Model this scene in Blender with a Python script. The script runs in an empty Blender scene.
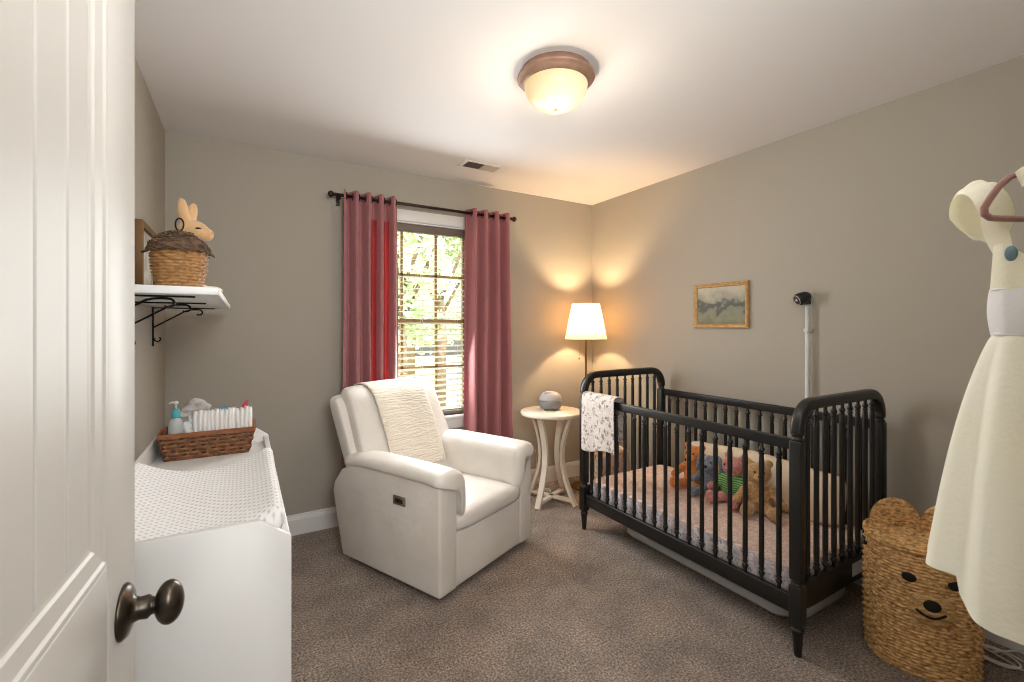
import bpy, bmesh, math, random
from mathutils import Vector, Matrix, noise as mnoise
random.seed(7)
PI = math.pi
S = bpy.context.scene
COL = S.collection

# ------------------------------------------------------------------ helpers
def lin(c):
    return tuple(((x/255)/12.92 if x/255 <= .04045 else ((x/255+.055)/1.055)**2.4) for x in c)

class MB:
    """collects geometry; build() links it as one mesh object"""
    def __init__(s): s.v = []; s.f = []; s.sm = []
    def add(s, vs, fs, smooth=True):
        o = len(s.v); s.v += [tuple(v) for v in vs]
        for f in fs: s.f.append([i+o for i in f]); s.sm.append(smooth)
        return s
    def bm(s, b, smooth=True, M=None):
        b.verts.ensure_lookup_table()
        for i, v in enumerate(b.verts): v.index = i
        s.add([(M @ v.co if M else v.co) for v in b.verts], [[v.index for v in f.verts] for f in b.faces], smooth)
        b.free(); return s
    def box(s, x0, x1, y0, y1, z0, z1, bev=0, seg=2, M=None):
        b = bmesh.new(); bmesh.ops.create_cube(b, size=1)
        for v in b.verts:
            v.co = Vector((x0+(v.co.x+.5)*(x1-x0), y0+(v.co.y+.5)*(y1-y0), z0+(v.co.z+.5)*(z1-z0)))
        if bev: bmesh.ops.bevel(b, geom=b.edges[:], offset=bev, segments=seg, profile=.5, affect='EDGES')
        return s.bm(b, bev > 0 and seg > 1, M)
    def prism(s, poly, a0, a1, axis='x', bev=0, seg=3, M=None):
        """poly in the other two axes, extruded along axis"""
        def P(p, a):
            return {'x': (a, p[0], p[1]), 'y': (p[0], a, p[1]), 'z': (p[0], p[1], a)}[axis]
        b = bmesh.new()
        A = [b.verts.new(P(p, a0)) for p in poly]; B = [b.verts.new(P(p, a1)) for p in poly]
        b.faces.new(A); b.faces.new(B[::-1])
        n = len(poly)
        for i in range(n): b.faces.new((A[i], B[i], B[(i+1) % n], A[(i+1) % n]))
        bmesh.ops.recalc_face_normals(b, faces=b.faces[:])
        if bev: bmesh.ops.bevel(b, geom=b.edges[:], offset=bev, segments=seg, profile=.5, affect='EDGES')
        return s.bm(b, bev > 0, M)
    def loft(s, rings, caps=True, closed_u=True, smooth=True):
        n = len(rings[0]); vs = [p for r in rings for p in r]; fs = []
        for i in range(len(rings)-1):
            for j in range(n if closed_u else n-1):
                k = (j+1) % n
                fs.append((i*n+j, i*n+k, (i+1)*n+k, (i+1)*n+j))
        if caps:
            fs.append(list(range(n))[::-1]); fs.append([(len(rings)-1)*n+j for j in range(n)])
        return s.add(vs, fs, smooth)
    def lathe(s, prof, n=24, o=(0, 0, 0), M=None, caps=True):
        """prof [(r,z)] about local z"""
        T = Matrix.Translation(o) if M is None else M
        return s.loft([[T @ Vector((r*math.cos(2*PI*j/n), r*math.sin(2*PI*j/n), z)) for j in range(n)] for r, z in prof], caps)
    def tube(s, path, r, n=8, closed=False, up=None):
        P = [Vector(p) for p in path]; m = len(P); rings = []; prev = None
        for i in range(m):
            if closed: t = P[(i+1) % m]-P[i-1]
            else: t = P[min(i+1, m-1)]-P[max(i-1, 0)]
            t.normalize()
            if prev is None:
                a = Vector(up) if up else (Vector((0, 0, 1)) if abs(t.z) < .9 else Vector((1, 0, 0)))
            else: a = prev
            a = (a-t*a.dot(t)).normalized(); b = t.cross(a); prev = a
            rr = r(i/(m-1)) if callable(r) else r
            rings.append([P[i]+(a*math.cos(2*PI*k/n)+b*math.sin(2*PI*k/n))*rr for k in range(n)])
        if closed: rings.append(rings[0])
        return s.loft(rings, not closed)
    def bar(s, path, w, h, up=(0, 0, 1)):
        """rectangular section along path: w across, h along up"""
        P = [Vector(p) for p in path]; m = len(P); rings = []
        for i in range(m):
            t = (P[min(i+1, m-1)]-P[max(i-1, 0)]).normalized()
            a = Vector(up); a = (a-t*a.dot(t)).normalized(); b = t.cross(a)
            rings.append([P[i]+b*x*w/2+a*y*h/2 for x, y in ((-1, -1), (1, -1), (1, 1), (-1, 1))])
        return s.loft(rings, True, smooth=False)
    def ell(s, c, r, rot=None, n=20, m=12):
        R = (Matrix.Rotation(rot[1], 3, rot[0]) if rot else Matrix.Identity(3)); c = Vector(c)
        rings = []
        for i in range(m+1):
            a = -PI/2+PI*i/m; a = max(-PI/2+.02, min(PI/2-.02, a))
            rings.append([c+R @ Vector((r[0]*math.cos(a)*math.cos(2*PI*j/n), r[1]*math.cos(a)*math.sin(2*PI*j/n), r[2]*math.sin(a))) for j in range(n)])
        return s.loft(rings)
    def grid(s, fn, nu, nv, smooth=True):
        vs = [fn(i/nu, j/nv) for i in range(nu+1) for j in range(nv+1)]
        fs = [(i*(nv+1)+j, (i+1)*(nv+1)+j, (i+1)*(nv+1)+j+1, i*(nv+1)+j+1) for i in range(nu) for j in range(nv)]
        return s.add(vs, fs, smooth)
    def build(s, name, mat, parent=None, loc=(0, 0, 0), rz=0, solid=0, remesh=0, sub=0, smoothit=0, autosm=True):
        me = bpy.data.meshes.new(name); me.from_pydata(s.v, [], s.f); me.validate()
        b = bmesh.new(); b.from_mesh(me); bmesh.ops.recalc_face_normals(b, faces=b.faces[:]) if not solid and not getattr(s, 'sheet', False) else None
        b.to_mesh(me); b.free()
        if len(me.polygons) == len(s.sm): me.polygons.foreach_set('use_smooth', s.sm)
        o = bpy.data.objects.new(name, me); COL.objects.link(o)
        if mat: me.materials.append(mat)
        o.location = loc; o.rotation_euler = (0, 0, rz)
        if parent: o.parent = parent
        if remesh:
            m = o.modifiers.new('r', 'REMESH'); m.mode = 'VOXEL'; m.voxel_size = remesh; m.use_smooth_shade = True
            m = o.modifiers.new('s', 'SMOOTH'); m.iterations = smoothit or 4; m.factor = .5
        if solid:
            m = o.modifiers.new('t', 'SOLIDIFY'); m.thickness = solid; m.offset = 0
        if sub:
            m = o.modifiers.new('d', 'SUBSURF'); m.levels = sub; m.render_levels = sub
        return o

def tag(o, label, cat, group=None, kind=None):
    o['label'] = label; o['category'] = cat
    if group: o['group'] = group
    if kind: o['kind'] = kind
    return o
def thing(name, label, cat, loc=(0, 0, 0), rz=0, group=None):
    o = bpy.data.objects.new(name, None); COL.objects.link(o); o.location = loc; o.rotation_euler = (0, 0, rz)
    o.empty_display_size = .05
    return tag(o, label, cat, group)
def struct(o):
    o['kind'] = 'structure'; return o
def copy_thing(o, label=None, **kw):
    c = o.copy(); COL.objects.link(c)
    if label: c['label'] = label
    for ch in list(o.children):
        d = ch.copy(); COL.objects.link(d); d.parent = c
        for g in list(ch.children):
            e = g.copy(); COL.objects.link(e); e.parent = d
    return c
def dup_part(o, parent, loc, rz=0):
    c = o.copy(); COL.objects.link(c); c.parent = parent; c.location = loc; c.rotation_euler = (0, 0, rz); return c

# ------------------------------------------------------------------ materials
def mat(name, col, rough=.6, metal=0, spec=.5, col2=None, nscale=8, nstretch=(1, 1, 1), ramp=(.35, .65), bump=0, bscale=60, bstretch=(1, 1, 1),
        detail=4, coat=0, sheen=0, trans=None, emis=None, estr=0, bdist=.01):
    m = bpy.data.materials.new(name); m.use_nodes = True
    N = m.node_tree.nodes; L = m.node_tree.links; B = N['Principled BSDF']
    B.inputs['Base Color'].default_value = (*lin(col), 1); B.inputs['Roughness'].default_value = rough
    B.inputs['Metallic'].default_value = metal; B.inputs['Specular IOR Level'].default_value = spec
    B.inputs['Coat Weight'].default_value = coat
    if sheen: B.inputs['Sheen Weight'].default_value = sheen
    if emis: B.inputs['Emission Color'].default_value = (*lin(emis), 1); B.inputs['Emission Strength'].default_value = estr
    if col2 or bump: tc = N.new('ShaderNodeTexCoord')
    if col2:
        mp = N.new('ShaderNodeMapping'); mp.inputs['Scale'].default_value = nstretch; L.new(tc.outputs['Object'], mp.inputs['Vector'])
        t = N.new('ShaderNodeTexNoise'); t.inputs['Scale'].default_value = nscale; t.inputs['Detail'].default_value = detail
        L.new(mp.outputs[0], t.inputs['Vector'])
        r = N.new('ShaderNodeValToRGB'); r.color_ramp.elements[0].position = ramp[0]; r.color_ramp.elements[1].position = ramp[1]
        r.color_ramp.elements[0].color = (*lin(col), 1); r.color_ramp.elements[1].color = (*lin(col2), 1)
        L.new(t.outputs['Fac'], r.inputs['Fac']); L.new(r.outputs['Color'], B.inputs['Base Color'])
        m['ramp'] = r.name
    if bump:
        mp = N.new('ShaderNodeMapping'); mp.inputs['Scale'].default_value = bstretch; L.new(tc.outputs['Object'], mp.inputs['Vector'])
        t = N.new('ShaderNodeTexNoise'); t.inputs['Scale'].default_value = bscale; t.inputs['Detail'].default_value = 3
        L.new(mp.outputs[0], t.inputs['Vector'])
        b = N.new('ShaderNodeBump'); b.inputs['Strength'].default_value = bump; b.inputs['Distance'].default_value = bdist
        L.new(t.outputs['Fac'], b.inputs['Height']); L.new(b.outputs[0], B.inputs['Normal'])
    if trans:
        T = N.new('ShaderNodeBsdfTranslucent'); T.inputs['Color'].default_value = (*lin(trans[0]), 1)
        X = N.new('ShaderNodeMixShader'); X.inputs[0].default_value = trans[1]
        L.new(B.outputs[0], X.inputs[1]); L.new(T.outputs[0], X.inputs[2]); L.new(X.outputs[0], N['Material Output'].inputs['Surface'])
    return m

M_wall = mat('wall_paint', (171, 165, 153), .85, spec=.25, bump=.06, bscale=180, bdist=.003)
M_ceil = mat('ceiling_paint', (228, 225, 224), .92, spec=.2, bump=.1, bscale=120, bdist=.003)
M_trim = mat('trim_white', (226, 225, 222), .4, bump=.02, bscale=30)
M_door = mat('door_paint', (192, 189, 183), .42, bump=.03, bscale=25)
M_white = mat('furniture_white', (222, 222, 220), .42)
M_shelfw = mat('shelf_white', (226, 227, 228), .4)
M_black = mat('crib_black', (23, 23, 22), .36, spec=.5, bump=.04, bscale=40)
M_iron = mat('black_iron', (22, 20, 19), .45, metal=.6)
M_bronze = mat('dark_bronze', (58, 53, 47), .3, metal=.9, col2=(86, 78, 68), nscale=30)
M_fixt = mat('brushed_bronze', (150, 118, 98), .5, metal=.25, col2=(168, 134, 112), nscale=20)
M_brass = mat('brass', (150, 110, 56), .32, metal=.9)
M_leather = mat('white_leather', (226, 221, 214), .40, spec=.5, col2=(216, 210, 202), nscale=4, bump=.5, bscale=11, bdist=.010)
M_knitb = mat('throw_knit', (226, 217, 202), .95, spec=.1, bump=1, bscale=70, bstretch=(.18, .18, 1.6), bdist=.010)
M_chrome = mat('plate_metal', (150, 140, 125), .35, metal=.8)
M_dark = mat('dark_plastic', (20, 20, 22), .4)
M_rod = mat('rod_bronze', (52, 38, 36), .4, metal=.6)
M_curtain = mat('curtain_rose', (158, 98, 101), .55, spec=.4, col2=(166, 106, 108), nscale=4, bump=.1, bscale=200, trans=((226, 34, 40), .04), sheen=.3)
M_curtain_glow = mat('curtain_glow', (160, 74, 76), .6, spec=.3, trans=((226, 40, 44), .30))
M_slat = mat('blind_slat', (244, 242, 234), .5, trans=((240, 238, 226), .35))
M_valance = mat('blind_valance', (112, 98, 88), .5)
M_tan = mat('sash_tan', (150, 116, 78), .5, col2=(168, 132, 90), nscale=10)
M_table = mat('table_cream', (230, 218, 200), .4)
M_grey = mat('grey_plastic', (126, 124, 126), .45)
M_greyl = mat('light_grey_plastic', (176, 172, 170), .5)
M_mattop = None
M_linen = mat('pillow_linen', (226, 208, 184), .9, spec=.1, bump=.1, bscale=60)
M_mat = mat('mat_grey', (208, 208, 210), .9, spec=.1)
M_label = mat('paper_white', (215, 215, 215), .7)
M_wick = mat('wicker_gold', (142, 92, 44), .6, col2=(240, 198, 136), nscale=12, nstretch=(5, 5, 9), ramp=(.30, .64), detail=4)
M_wick2 = mat('wicker_straw', (120, 78, 38), .55, col2=(186, 142, 88), nscale=12, nstretch=(5, 5, 9), ramp=(.28, .72), detail=6)
M_twig = mat('twig_brown', (52, 38, 28), .75, col2=(122, 94, 70), nscale=45, ramp=(.3, .7))
M_splint = mat('splint_brown', (70, 42, 22), .5, col2=(146, 96, 56), nscale=14, nstretch=(3, 3, 25), ramp=(.3, .7))
M_rabbit = mat('rabbit_cream', (208, 166, 120), .8, spec=.2, col2=(216, 178, 134), nscale=30, bump=.15, bscale=200, sheen=.3)
M_rabbitw = mat('rabbit_white', (235, 225, 208), .85, spec=.2, bump=.2, bscale=150)
M_wood = mat('frame_wood', (92, 64, 28), .6, col2=(116, 84, 42), nscale=10, nstretch=(1, 1, .15))
M_gold = mat('frame_gold', (168, 130, 78), .4, metal=.3, col2=(196, 158, 104), nscale=40)
M_paper = mat('print_paper', (206, 202, 194), .8, col2=(150, 144, 130), nscale=14)
M_cable = mat('cable_white', (215, 212, 205), .5)
M_pole = mat('conduit_white', (208, 210, 208), .45)
M_diaper = mat('diaper_white', (238, 236, 234), .85, spec=.15, bump=.3, bscale=90)
M_teal = mat('teal_plastic', (70, 166, 178), .4)
M_clear = mat('clear_plastic', (205, 212, 212), .15, trans=((225, 232, 232), .3))
M_wipes = mat('film_white', (226, 228, 228), .25, col2=(160, 168, 172), nscale=22, ramp=(.5, .62), bump=.6, bscale=30)
M_cloth = mat('washcloth_grey', (206, 200, 196), .95, col2=(176, 170, 168), nscale=30, bump=.5, bscale=120)
M_redp = mat('red_print', (196, 96, 92), .6, col2=(232, 214, 208), nscale=60, ramp=(.45, .55))
M_blue = mat('blue_plastic', (40, 124, 168), .4, col2=(80, 160, 190), nscale=40)
M_pink = mat('pink_plastic', (206, 42, 76), .4)
M_hook = mat('hook_black', (24, 24, 24), .4, metal=.4)
M_hanger = mat('hanger_velvet', (134, 92, 82), .9, sheen=.6)
M_dress = mat('dress_yellow', (249, 247, 231), .85, spec=.15, col2=(250, 249, 238), nscale=6, bump=.12, bscale=120, trans=((244, 238, 206), .25))
M_dressw = mat('dress_white', (236, 236, 238), .85, spec=.15, bump=.1, bscale=140, trans=((240, 240, 240), .2))
M_dressc = mat('dress_cream', (238, 234, 214), .85, spec=.15, bump=.12, bscale=140, trans=((244, 240, 210), .25))
M_button = mat('button_blue', (92, 118, 128), .3)
M_eye = mat('eye_black', (18, 16, 15), .3)
M_orange = mat('fur_orange', (208, 122, 58), .95, spec=.1, col2=(222, 146, 84), nscale=60, bump=.9, bscale=170, sheen=.4)
M_bluef = mat('fur_blue', (118, 128, 144), .95, spec=.1, col2=(146, 154, 166), nscale=60, bump=.9, bscale=170, sheen=.4)
M_pinkf = mat('fur_pink', (206, 136, 132), .95, spec=.1, col2=(222, 160, 152), nscale=60, bump=.9, bscale=170, sheen=.4)
M_tanf = mat('fur_tan', (186, 144, 96), .95, spec=.1, col2=(212, 172, 124), nscale=60, bump=1, bscale=150, sheen=.4)
M_muzz = mat('fur_muzzle', (216, 172, 122), .95, spec=.1, bump=.8, bscale=170)
M_bark = mat('bark', (80, 62, 46), .9, col2=(110, 90, 70), nscale=8)
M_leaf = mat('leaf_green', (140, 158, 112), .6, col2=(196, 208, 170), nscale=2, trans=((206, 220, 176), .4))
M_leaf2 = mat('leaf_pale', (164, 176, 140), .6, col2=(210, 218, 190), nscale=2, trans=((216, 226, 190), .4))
M_lawn = mat('lawn', (160, 168, 120), .9, col2=(190, 192, 150), nscale=3)

def carpet():
    m = bpy.data.materials.new('carpet_pile'); m.use_nodes = True
    N = m.node_tree.nodes; L = m.node_tree.links; B = N['Principled BSDF']
    B.inputs['Roughness'].default_value = .97; B.inputs['Specular IOR Level'].default_value = .1; B.inputs['Sheen Weight'].default_value = .25
    tc = N.new('ShaderNodeTexCoord')
    n1 = N.new('ShaderNodeTexNoise'); n1.inputs['Scale'].default_value = 104; n1.inputs['Detail'].default_value = 6; n1.inputs['Roughness'].default_value = .9
    n2 = N.new('ShaderNodeTexNoise'); n2.inputs['Scale'].default_value = 4.5; n2.inputs['Detail'].default_value = 5; n2.inputs['Roughness'].default_value = .6
    n3 = N.new('ShaderNodeTexNoise'); n3.inputs['Scale'].default_value = 38; n3.inputs['Detail'].default_value = 2
    for n in (n1, n2, n3): L.new(tc.outputs['Object'], n.inputs['Vector'])
    r = N.new('ShaderNodeValToRGB'); e = r.color_ramp.elements
    e[0].position = .40; e[0].color = (*lin((70, 58, 50)), 1); e[1].position = .60; e[1].color = (*lin((228, 208, 190)), 1)
    k = r.color_ramp.elements.new(.5); k.color = (*lin((150, 131, 117)), 1)
    L.new(n1.outputs['Fac'], r.inputs['Fac'])
    r2 = N.new('ShaderNodeValToRGB'); r2.color_ramp.elements[0].position = .36; r2.color_ramp.elements[1].position = .64
    r2.color_ramp.elements[0].color = (.72, .72, .72, 1); r2.color_ramp.elements[1].color = (1.14, 1.13, 1.12, 1)
    L.new(n2.outputs['Fac'], r2.inputs['Fac'])
    x = N.new('ShaderNodeMix'); x.data_type = 'RGBA'; x.blend_type = 'MULTIPLY'; x.inputs[0].default_value = 1
    L.new(r.outputs['Color'], x.inputs[6]); L.new(r2.outputs['Color'], x.inputs[7]); L.new(x.outputs[2], B.inputs['Base Color'])
    ad = N.new('ShaderNodeMath'); ad.operation = 'ADD'; L.new(n1.outputs['Fac'], ad.inputs[0]); L.new(n3.outputs['Fac'], ad.inputs[1])
    b = N.new('ShaderNodeBump'); b.inputs['Strength'].default_value = .9; b.inputs['Distance'].default_value = .012
    L.new(ad.outputs[0], b.inputs['Height']); L.new(b.outputs[0], B.inputs['Normal'])
    return m
M_carpet = carpet()

def voronoi_spots(name, base, spot, scale, lo, hi, base2=None, bump=0, rough=.9, soft=None):
    """fabric print: scattered blotches on a base"""
    m = bpy.data.materials.new(name); m.use_nodes = True
    N = m.node_tree.nodes; L = m.node_tree.links; B = N['Principled BSDF']; B.inputs['Roughness'].default_value = rough; B.inputs['Specular IOR Level'].default_value = .1
    tc = N.new('ShaderNodeTexCoord')
    d = N.new('ShaderNodeTexNoise'); d.inputs['Scale'].default_value = scale*2.5; d.inputs['Detail'].default_value = 3; L.new(tc.outputs['Object'], d.inputs['Vector'])
    v = N.new('ShaderNodeTexNoise'); v.inputs['Scale'].default_value = scale; v.inputs['Detail'].default_value = 6; v.inputs['Roughness'].default_value = .7; L.new(tc.outputs['Object'], v.inputs['Vector'])
    r = N.new('ShaderNodeValToRGB'); e = r.color_ramp.elements; e[0].position = lo; e[1].position = hi
    e[0].color = (*lin(base), 1); e[1].color = (*lin(spot), 1)
    L.new(v.outputs['Fac'], r.inputs['Fac']); out = r.outputs['Color']
    if base2:
        r2 = N.new('ShaderNodeValToRGB'); r2.color_ramp.elements[0].position = .56; r2.color_ramp.elements[1].position = .64
        r2.color_ramp.elements[0].color = (0, 0, 0, 1); r2.color_ramp.elements[1].color = (1, 1, 1, 1); L.new(d.outputs['Fac'], r2.inputs['Fac'])
        x = N.new('ShaderNodeMix'); x.data_type = 'RGBA'; L.new(r2.outputs['Color'], x.inputs[0]); L.new(out, x.inputs[6]); x.inputs[7].default_value = (*lin(base2), 1); out = x.outputs[2]
    L.new(out, B.inputs['Base Color'])
    if bump:
        b = N.new('ShaderNodeBump'); b.inputs['Strength'].default_value = bump; b.inputs['Distance'].default_value = .004; L.new(d.outputs['Fac'], b.inputs['Height']); L.new(b.outputs[0], B.inputs['Normal'])
    return m
M_mattop = voronoi_spots('mattress_sheet', (222, 194, 182), (238, 218, 208), 40, .44, .60, (196, 170, 164), .1)
M_matside = voronoi_spots('mattress_side', (196, 184, 186), (228, 222, 222), 28, .44, .6, (150, 146, 156), .1)
M_muslin = voronoi_spots('muslin_floral', (222, 212, 204), (146, 136, 138), 24, .52, .58, (232, 224, 216), .25)
M_binf = voronoi_spots('bin_floral', (238, 214, 200), (206, 74, 58), 14, .58, .64, (226, 178, 96), .05)

def dots(name, col, scale, strength):
    m = mat(name, col, .9, spec=.12); N = m.node_tree.nodes; L = m.node_tree.links; B = N['Principled BSDF']
    tc = N.new('ShaderNodeTexCoord'); mp = N.new('ShaderNodeMapping'); mp.inputs['Rotation'].default_value = (0, 0, PI/4)
    v = N.new('ShaderNodeTexVoronoi'); v.voronoi_dimensions = '2D'; v.inputs['Scale'].default_value = scale; v.inputs['Randomness'].default_value = .08
    L.new(tc.outputs['Object'], mp.inputs['Vector']); L.new(mp.outputs[0], v.inputs['Vector'])
    r = N.new('ShaderNodeValToRGB'); r.color_ramp.elements[0].color = (*lin(tuple(c*.86 for c in col)), 1); r.color_ramp.elements[1].color = (*lin(col), 1)
    r.color_ramp.elements[0].position = .10; r.color_ramp.elements[1].position = .34
    L.new(v.outputs['Distance'], r.inputs['Fac']); L.new(r.outputs[0], B.inputs['Base Color'])
    b = N.new('ShaderNodeBump'); b.inputs['Strength'].default_value = strength; b.inputs['Distance'].default_value = .008
    L.new(r.outputs[0], b.inputs['Height']); L.new(b.outputs[0], B.inputs['Normal'])
    return m
M_pad = dots('pad_waffle', (240, 240, 240), 70, .9)

def stripes():
    m = mat('shirt_stripe', (90, 150, 84), .9); N = m.node_tree.nodes; L = m.node_tree.links; B = N['Principled BSDF']
    tc = N.new('ShaderNodeTexCoord'); w = N.new('ShaderNodeTexWave'); w.bands_direction = 'Z'; w.inputs['Scale'].default_value = 28; w.inputs['Distortion'].default_value = .3
    r = N.new('ShaderNodeValToRGB'); r.color_ramp.elements[0].color = (*lin((66, 122, 66)), 1); r.color_ramp.elements[1].color = (*lin((140, 184, 120)), 1)
    r.color_ramp.elements[0].position = .4; r.color_ramp.elements[1].position = .6
    L.new(tc.outputs['Object'], w.inputs['Vector']); L.new(w.outputs['Fac'], r.inputs['Fac']); L.new(r.outputs[0], B.inputs['Base Color'])
    return m
M_stripe = stripes()

def glass():
    m = bpy.data.materials.new('window_glass'); m.use_nodes = True; N = m.node_tree.nodes; L = m.node_tree.links; N.clear()
    o = N.new('ShaderNodeOutputMaterial'); t = N.new('ShaderNodeBsdfTransparent'); t.inputs[0].default_value = (.95, .97, .96, 1)
    g = N.new('ShaderNodeBsdfGlossy'); g.inputs['Roughness'].default_value = .02; x = N.new('ShaderNodeMixShader'); x.inputs[0].default_value = .06
    L.new(t.outputs[0], x.inputs[1]); L.new(g.outputs[0], x.inputs[2]); L.new(x.outputs[0], o.inputs[0]); return m
M_glass = glass()

def dome_mat():
    m = mat('dome_glass', (84, 74, 52), .35, spec=.2); N = m.node_tree.nodes; L = m.node_tree.links; B = N['Principled BSDF']
    tc = N.new('ShaderNodeTexCoord'); mp = N.new('ShaderNodeMapping'); mp.inputs['Location'].default_value = (.01, .05, .12)
    ln = N.new('ShaderNodeVectorMath'); ln.operation = 'LENGTH'
    L.new(tc.outputs['Object'], mp.inputs['Vector']); L.new(mp.outputs[0], ln.inputs[0])
    r = N.new('ShaderNodeValToRGB'); e = r.color_ramp.elements
    e[0].position = .03; e[0].color = (1, .93, .76, 1); e[1].position = .165; e[1].color = (.58, .40, .17, 1)
    k = e.new(.085); k.color = (1.0, .84, .52, 1)
    L.new(ln.outputs['Value'], r.inputs['Fac']); L.new(r.outputs[0], B.inputs['Emission Color']); B.inputs['Emission Strength'].default_value = 1.15
    return m
M_dome = dome_mat()
def shade_mat():
    m = mat('shade_linen', (206, 186, 150), .9, spec=.1, trans=((226, 196, 150), .52), emis=(255, 222, 170), estr=.02)
    return m
M_shade = shade_mat()

def painting():
    m = mat('painting', (150, 146, 130), .5); N = m.node_tree.nodes; L = m.node_tree.links; B = N['Principled BSDF']
    tc = N.new('ShaderNodeTexCoord'); sp = N.new('ShaderNodeSeparateXYZ'); L.new(tc.outputs['Object'], sp.inputs[0])
    n = N.new('ShaderNodeTexNoise'); n.inputs['Scale'].default_value = 16; n.inputs['Detail'].default_value = 7; L.new(tc.outputs['Object'], n.inputs['Vector'])
    a = N.new('ShaderNodeMath'); a.operation = 'MULTIPLY_ADD'; a.inputs[1].default_value = .22; L.new(n.outputs['Fac'], a.inputs[0]); L.new(sp.outputs['Z'], a.inputs[2])
    mr = N.new('ShaderNodeMapRange'); mr.inputs['From Min'].default_value = -.02; mr.inputs['From Max'].default_value = .25; L.new(a.outputs[0], mr.inputs['Value'])
    r = N.new('ShaderNodeValToRGB'); e = r.color_ramp.elements
    e[0].position = .05; e[0].color = (*lin((104, 98, 70)), 1); e[1].position = .95; e[1].color = (*lin((178, 172, 152)), 1)
    for p, c in ((.22, (122, 120, 92)), (.34, (112, 112, 88)), (.40, (58, 62, 48)), (.52, (72, 74, 62)), (.60, (140, 136, 120)), (.74, (160, 154, 134))):
        k = e.new(p); k.color = (*lin(c), 1)
    L.new(mr.outputs[0], r.inputs['Fac']); L.new(r.outputs[0], B.inputs['Base Color']); return m
M_paint = painting()

# ------------------------------------------------------------------ room
XL, XR, YB, YF, H = -.385, 2.743, 3.2155, -.03, 2.44
HB = -1.35                         # hall behind the doorway
WX0, WX1, WZ0, WZ1 = .735, 1.535, .66, 2.09
T = .12
o = MB().box(XL-T, XR+T, HB-T, YB+T, -.1, 0).build('floor', M_carpet); struct(o)
o = MB().box(XL-T, XR+T, HB-T, YB+T, H, H+.1).build('ceiling', M_ceil); struct(o)
w = MB(); w.box(XL-T, WX0, YB, YB+T, 0, H).box(WX1, XR+T, YB, YB+T, 0, H).box(WX0, WX1, YB, YB+T, 0, WZ0).box(WX0, WX1, YB, YB+T, WZ1, H)
struct(w.build('wall_back', M_wall))
struct(MB().box(XL-T, XL, HB, YB, 0, H).build('wall_left', M_wall))
struct(MB().box(XR, XR+T, HB, YB, 0, H).build('wall_right', M_wall))
DX0, DX1 = -.215, .66
w = MB(); w.box(XL, DX0, YF-.12, YF, 0, H).box(DX1, XR, YF-.12, YF, 0, H).box(DX0, DX1, YF-.12, YF, 2.06, H)
struct(w.build('wall_front', M_wall))
struct(MB().box(XL-T, XR+T, HB-T, HB, 0, H).build('wall_hall', M_wall))
w = MB(); w.box(DX1, DX1+.07, YF, YF+.012, 0, 2.12, .004).box(DX1, DX1+.07, YF-.132, YF-.12, 0, 2.12, .004).box(DX0, DX1+.07, YF, YF+.012, 2.06, 2.13, .004)
struct(w.build('trim_1', M_trim))
def basep(y=0):   # baseboard profile (depth, z)
    return [(0, 0), (.014, 0), (.014, .098), (.011, .104), (.011, .110), (.008, .116), (.006, .127), (0, .13)]
struct(MB().prism([(YB-d, z) for d, z in basep()], XL, XR, 'x').build('baseboard_back', M_trim))
struct(MB().prism([(XL+d, z) for d, z in basep()], YF, YB, 'y').build('baseboard_left', M_trim))
struct(MB().prism([(XR-d, z) for d, z in basep()], YF, YB, 'y').build('baseboard_right', M_trim))
struct(MB().prism([(YF+d, z) for d, z in basep()], DX1+.07, XR, 'x').build('baseboard_front', M_trim))

# window
w = MB()
for x0, x1 in ((WX0-.075, WX0), (WX1, WX1+.075)): w.box(x0, x1, YB-.016, YB, WZ0-.0, WZ1, .004)
w.box(WX0-.075, WX1+.075, YB-.018, YB, WZ1, WZ1+.08, .004)
w.box(WX0-.095, WX1+.095, YB-.034, YB+.05, WZ0-.025, WZ0, .005)
w.box(WX0-.075, WX1+.075, YB-.014, YB, WZ0-.10, WZ0-.025, .004)
for x0, x1 in ((WX0, WX0+.012), (WX1-.012, WX1)): w.box(x0, x1, YB, YB+T, WZ0, WZ1)
w.box(WX0, WX1, YB, YB+T, WZ1-.012, WZ1)
win = struct(w.build('window_1', M_trim))
ZM = 1.367
def sash(z0, z1, y, nm):
    f = MB()
    f.box(WX0+.012, WX0+.048, y, y+.03, z0, z1).box(WX1-.048, WX1-.012, y, y+.03, z0, z1)
    f.box(WX0+.012, WX1-.012, y, y+.03, z0, z0+.03).box(WX0+.012, WX1-.012, y, y+.03, z1-.03, z1)
    for k in (1, 2):
        x = WX0+(WX1-WX0)*k/3; f.box(x-.009, x+.009, y+.004, y+.026, z0+.03, z1-.03)
    f.box(WX0+.048, WX1-.048, y+.004, y+.026, (z0+z1)/2-.009, (z0+z1)/2+.009)
    s = f.build(nm, M_tan, win)
    MB().box(WX0+.045, WX1-.045, y+.013, y+.017, z0+.028, z1-.028).build('window_pane', M_glass, s)
sash(ZM-.015, WZ1-.012, YB+.082, 'upper_sash'); sash(WZ0, ZM+.02, YB+.05+.022, 'lower_sash')

# ------------------------------------------------------------------ door (open against the left wall)
ang = math.atan2(.061, 1)
door = bpy.data.objects.new('door_1', None); COL.objects.link(door); struct(door)
door.location = (-.201, .05, 0); door.rotation_euler = (0, 0, -ang)
DW, DH, ST = .872, 2.03, .127
d = MB()
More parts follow.
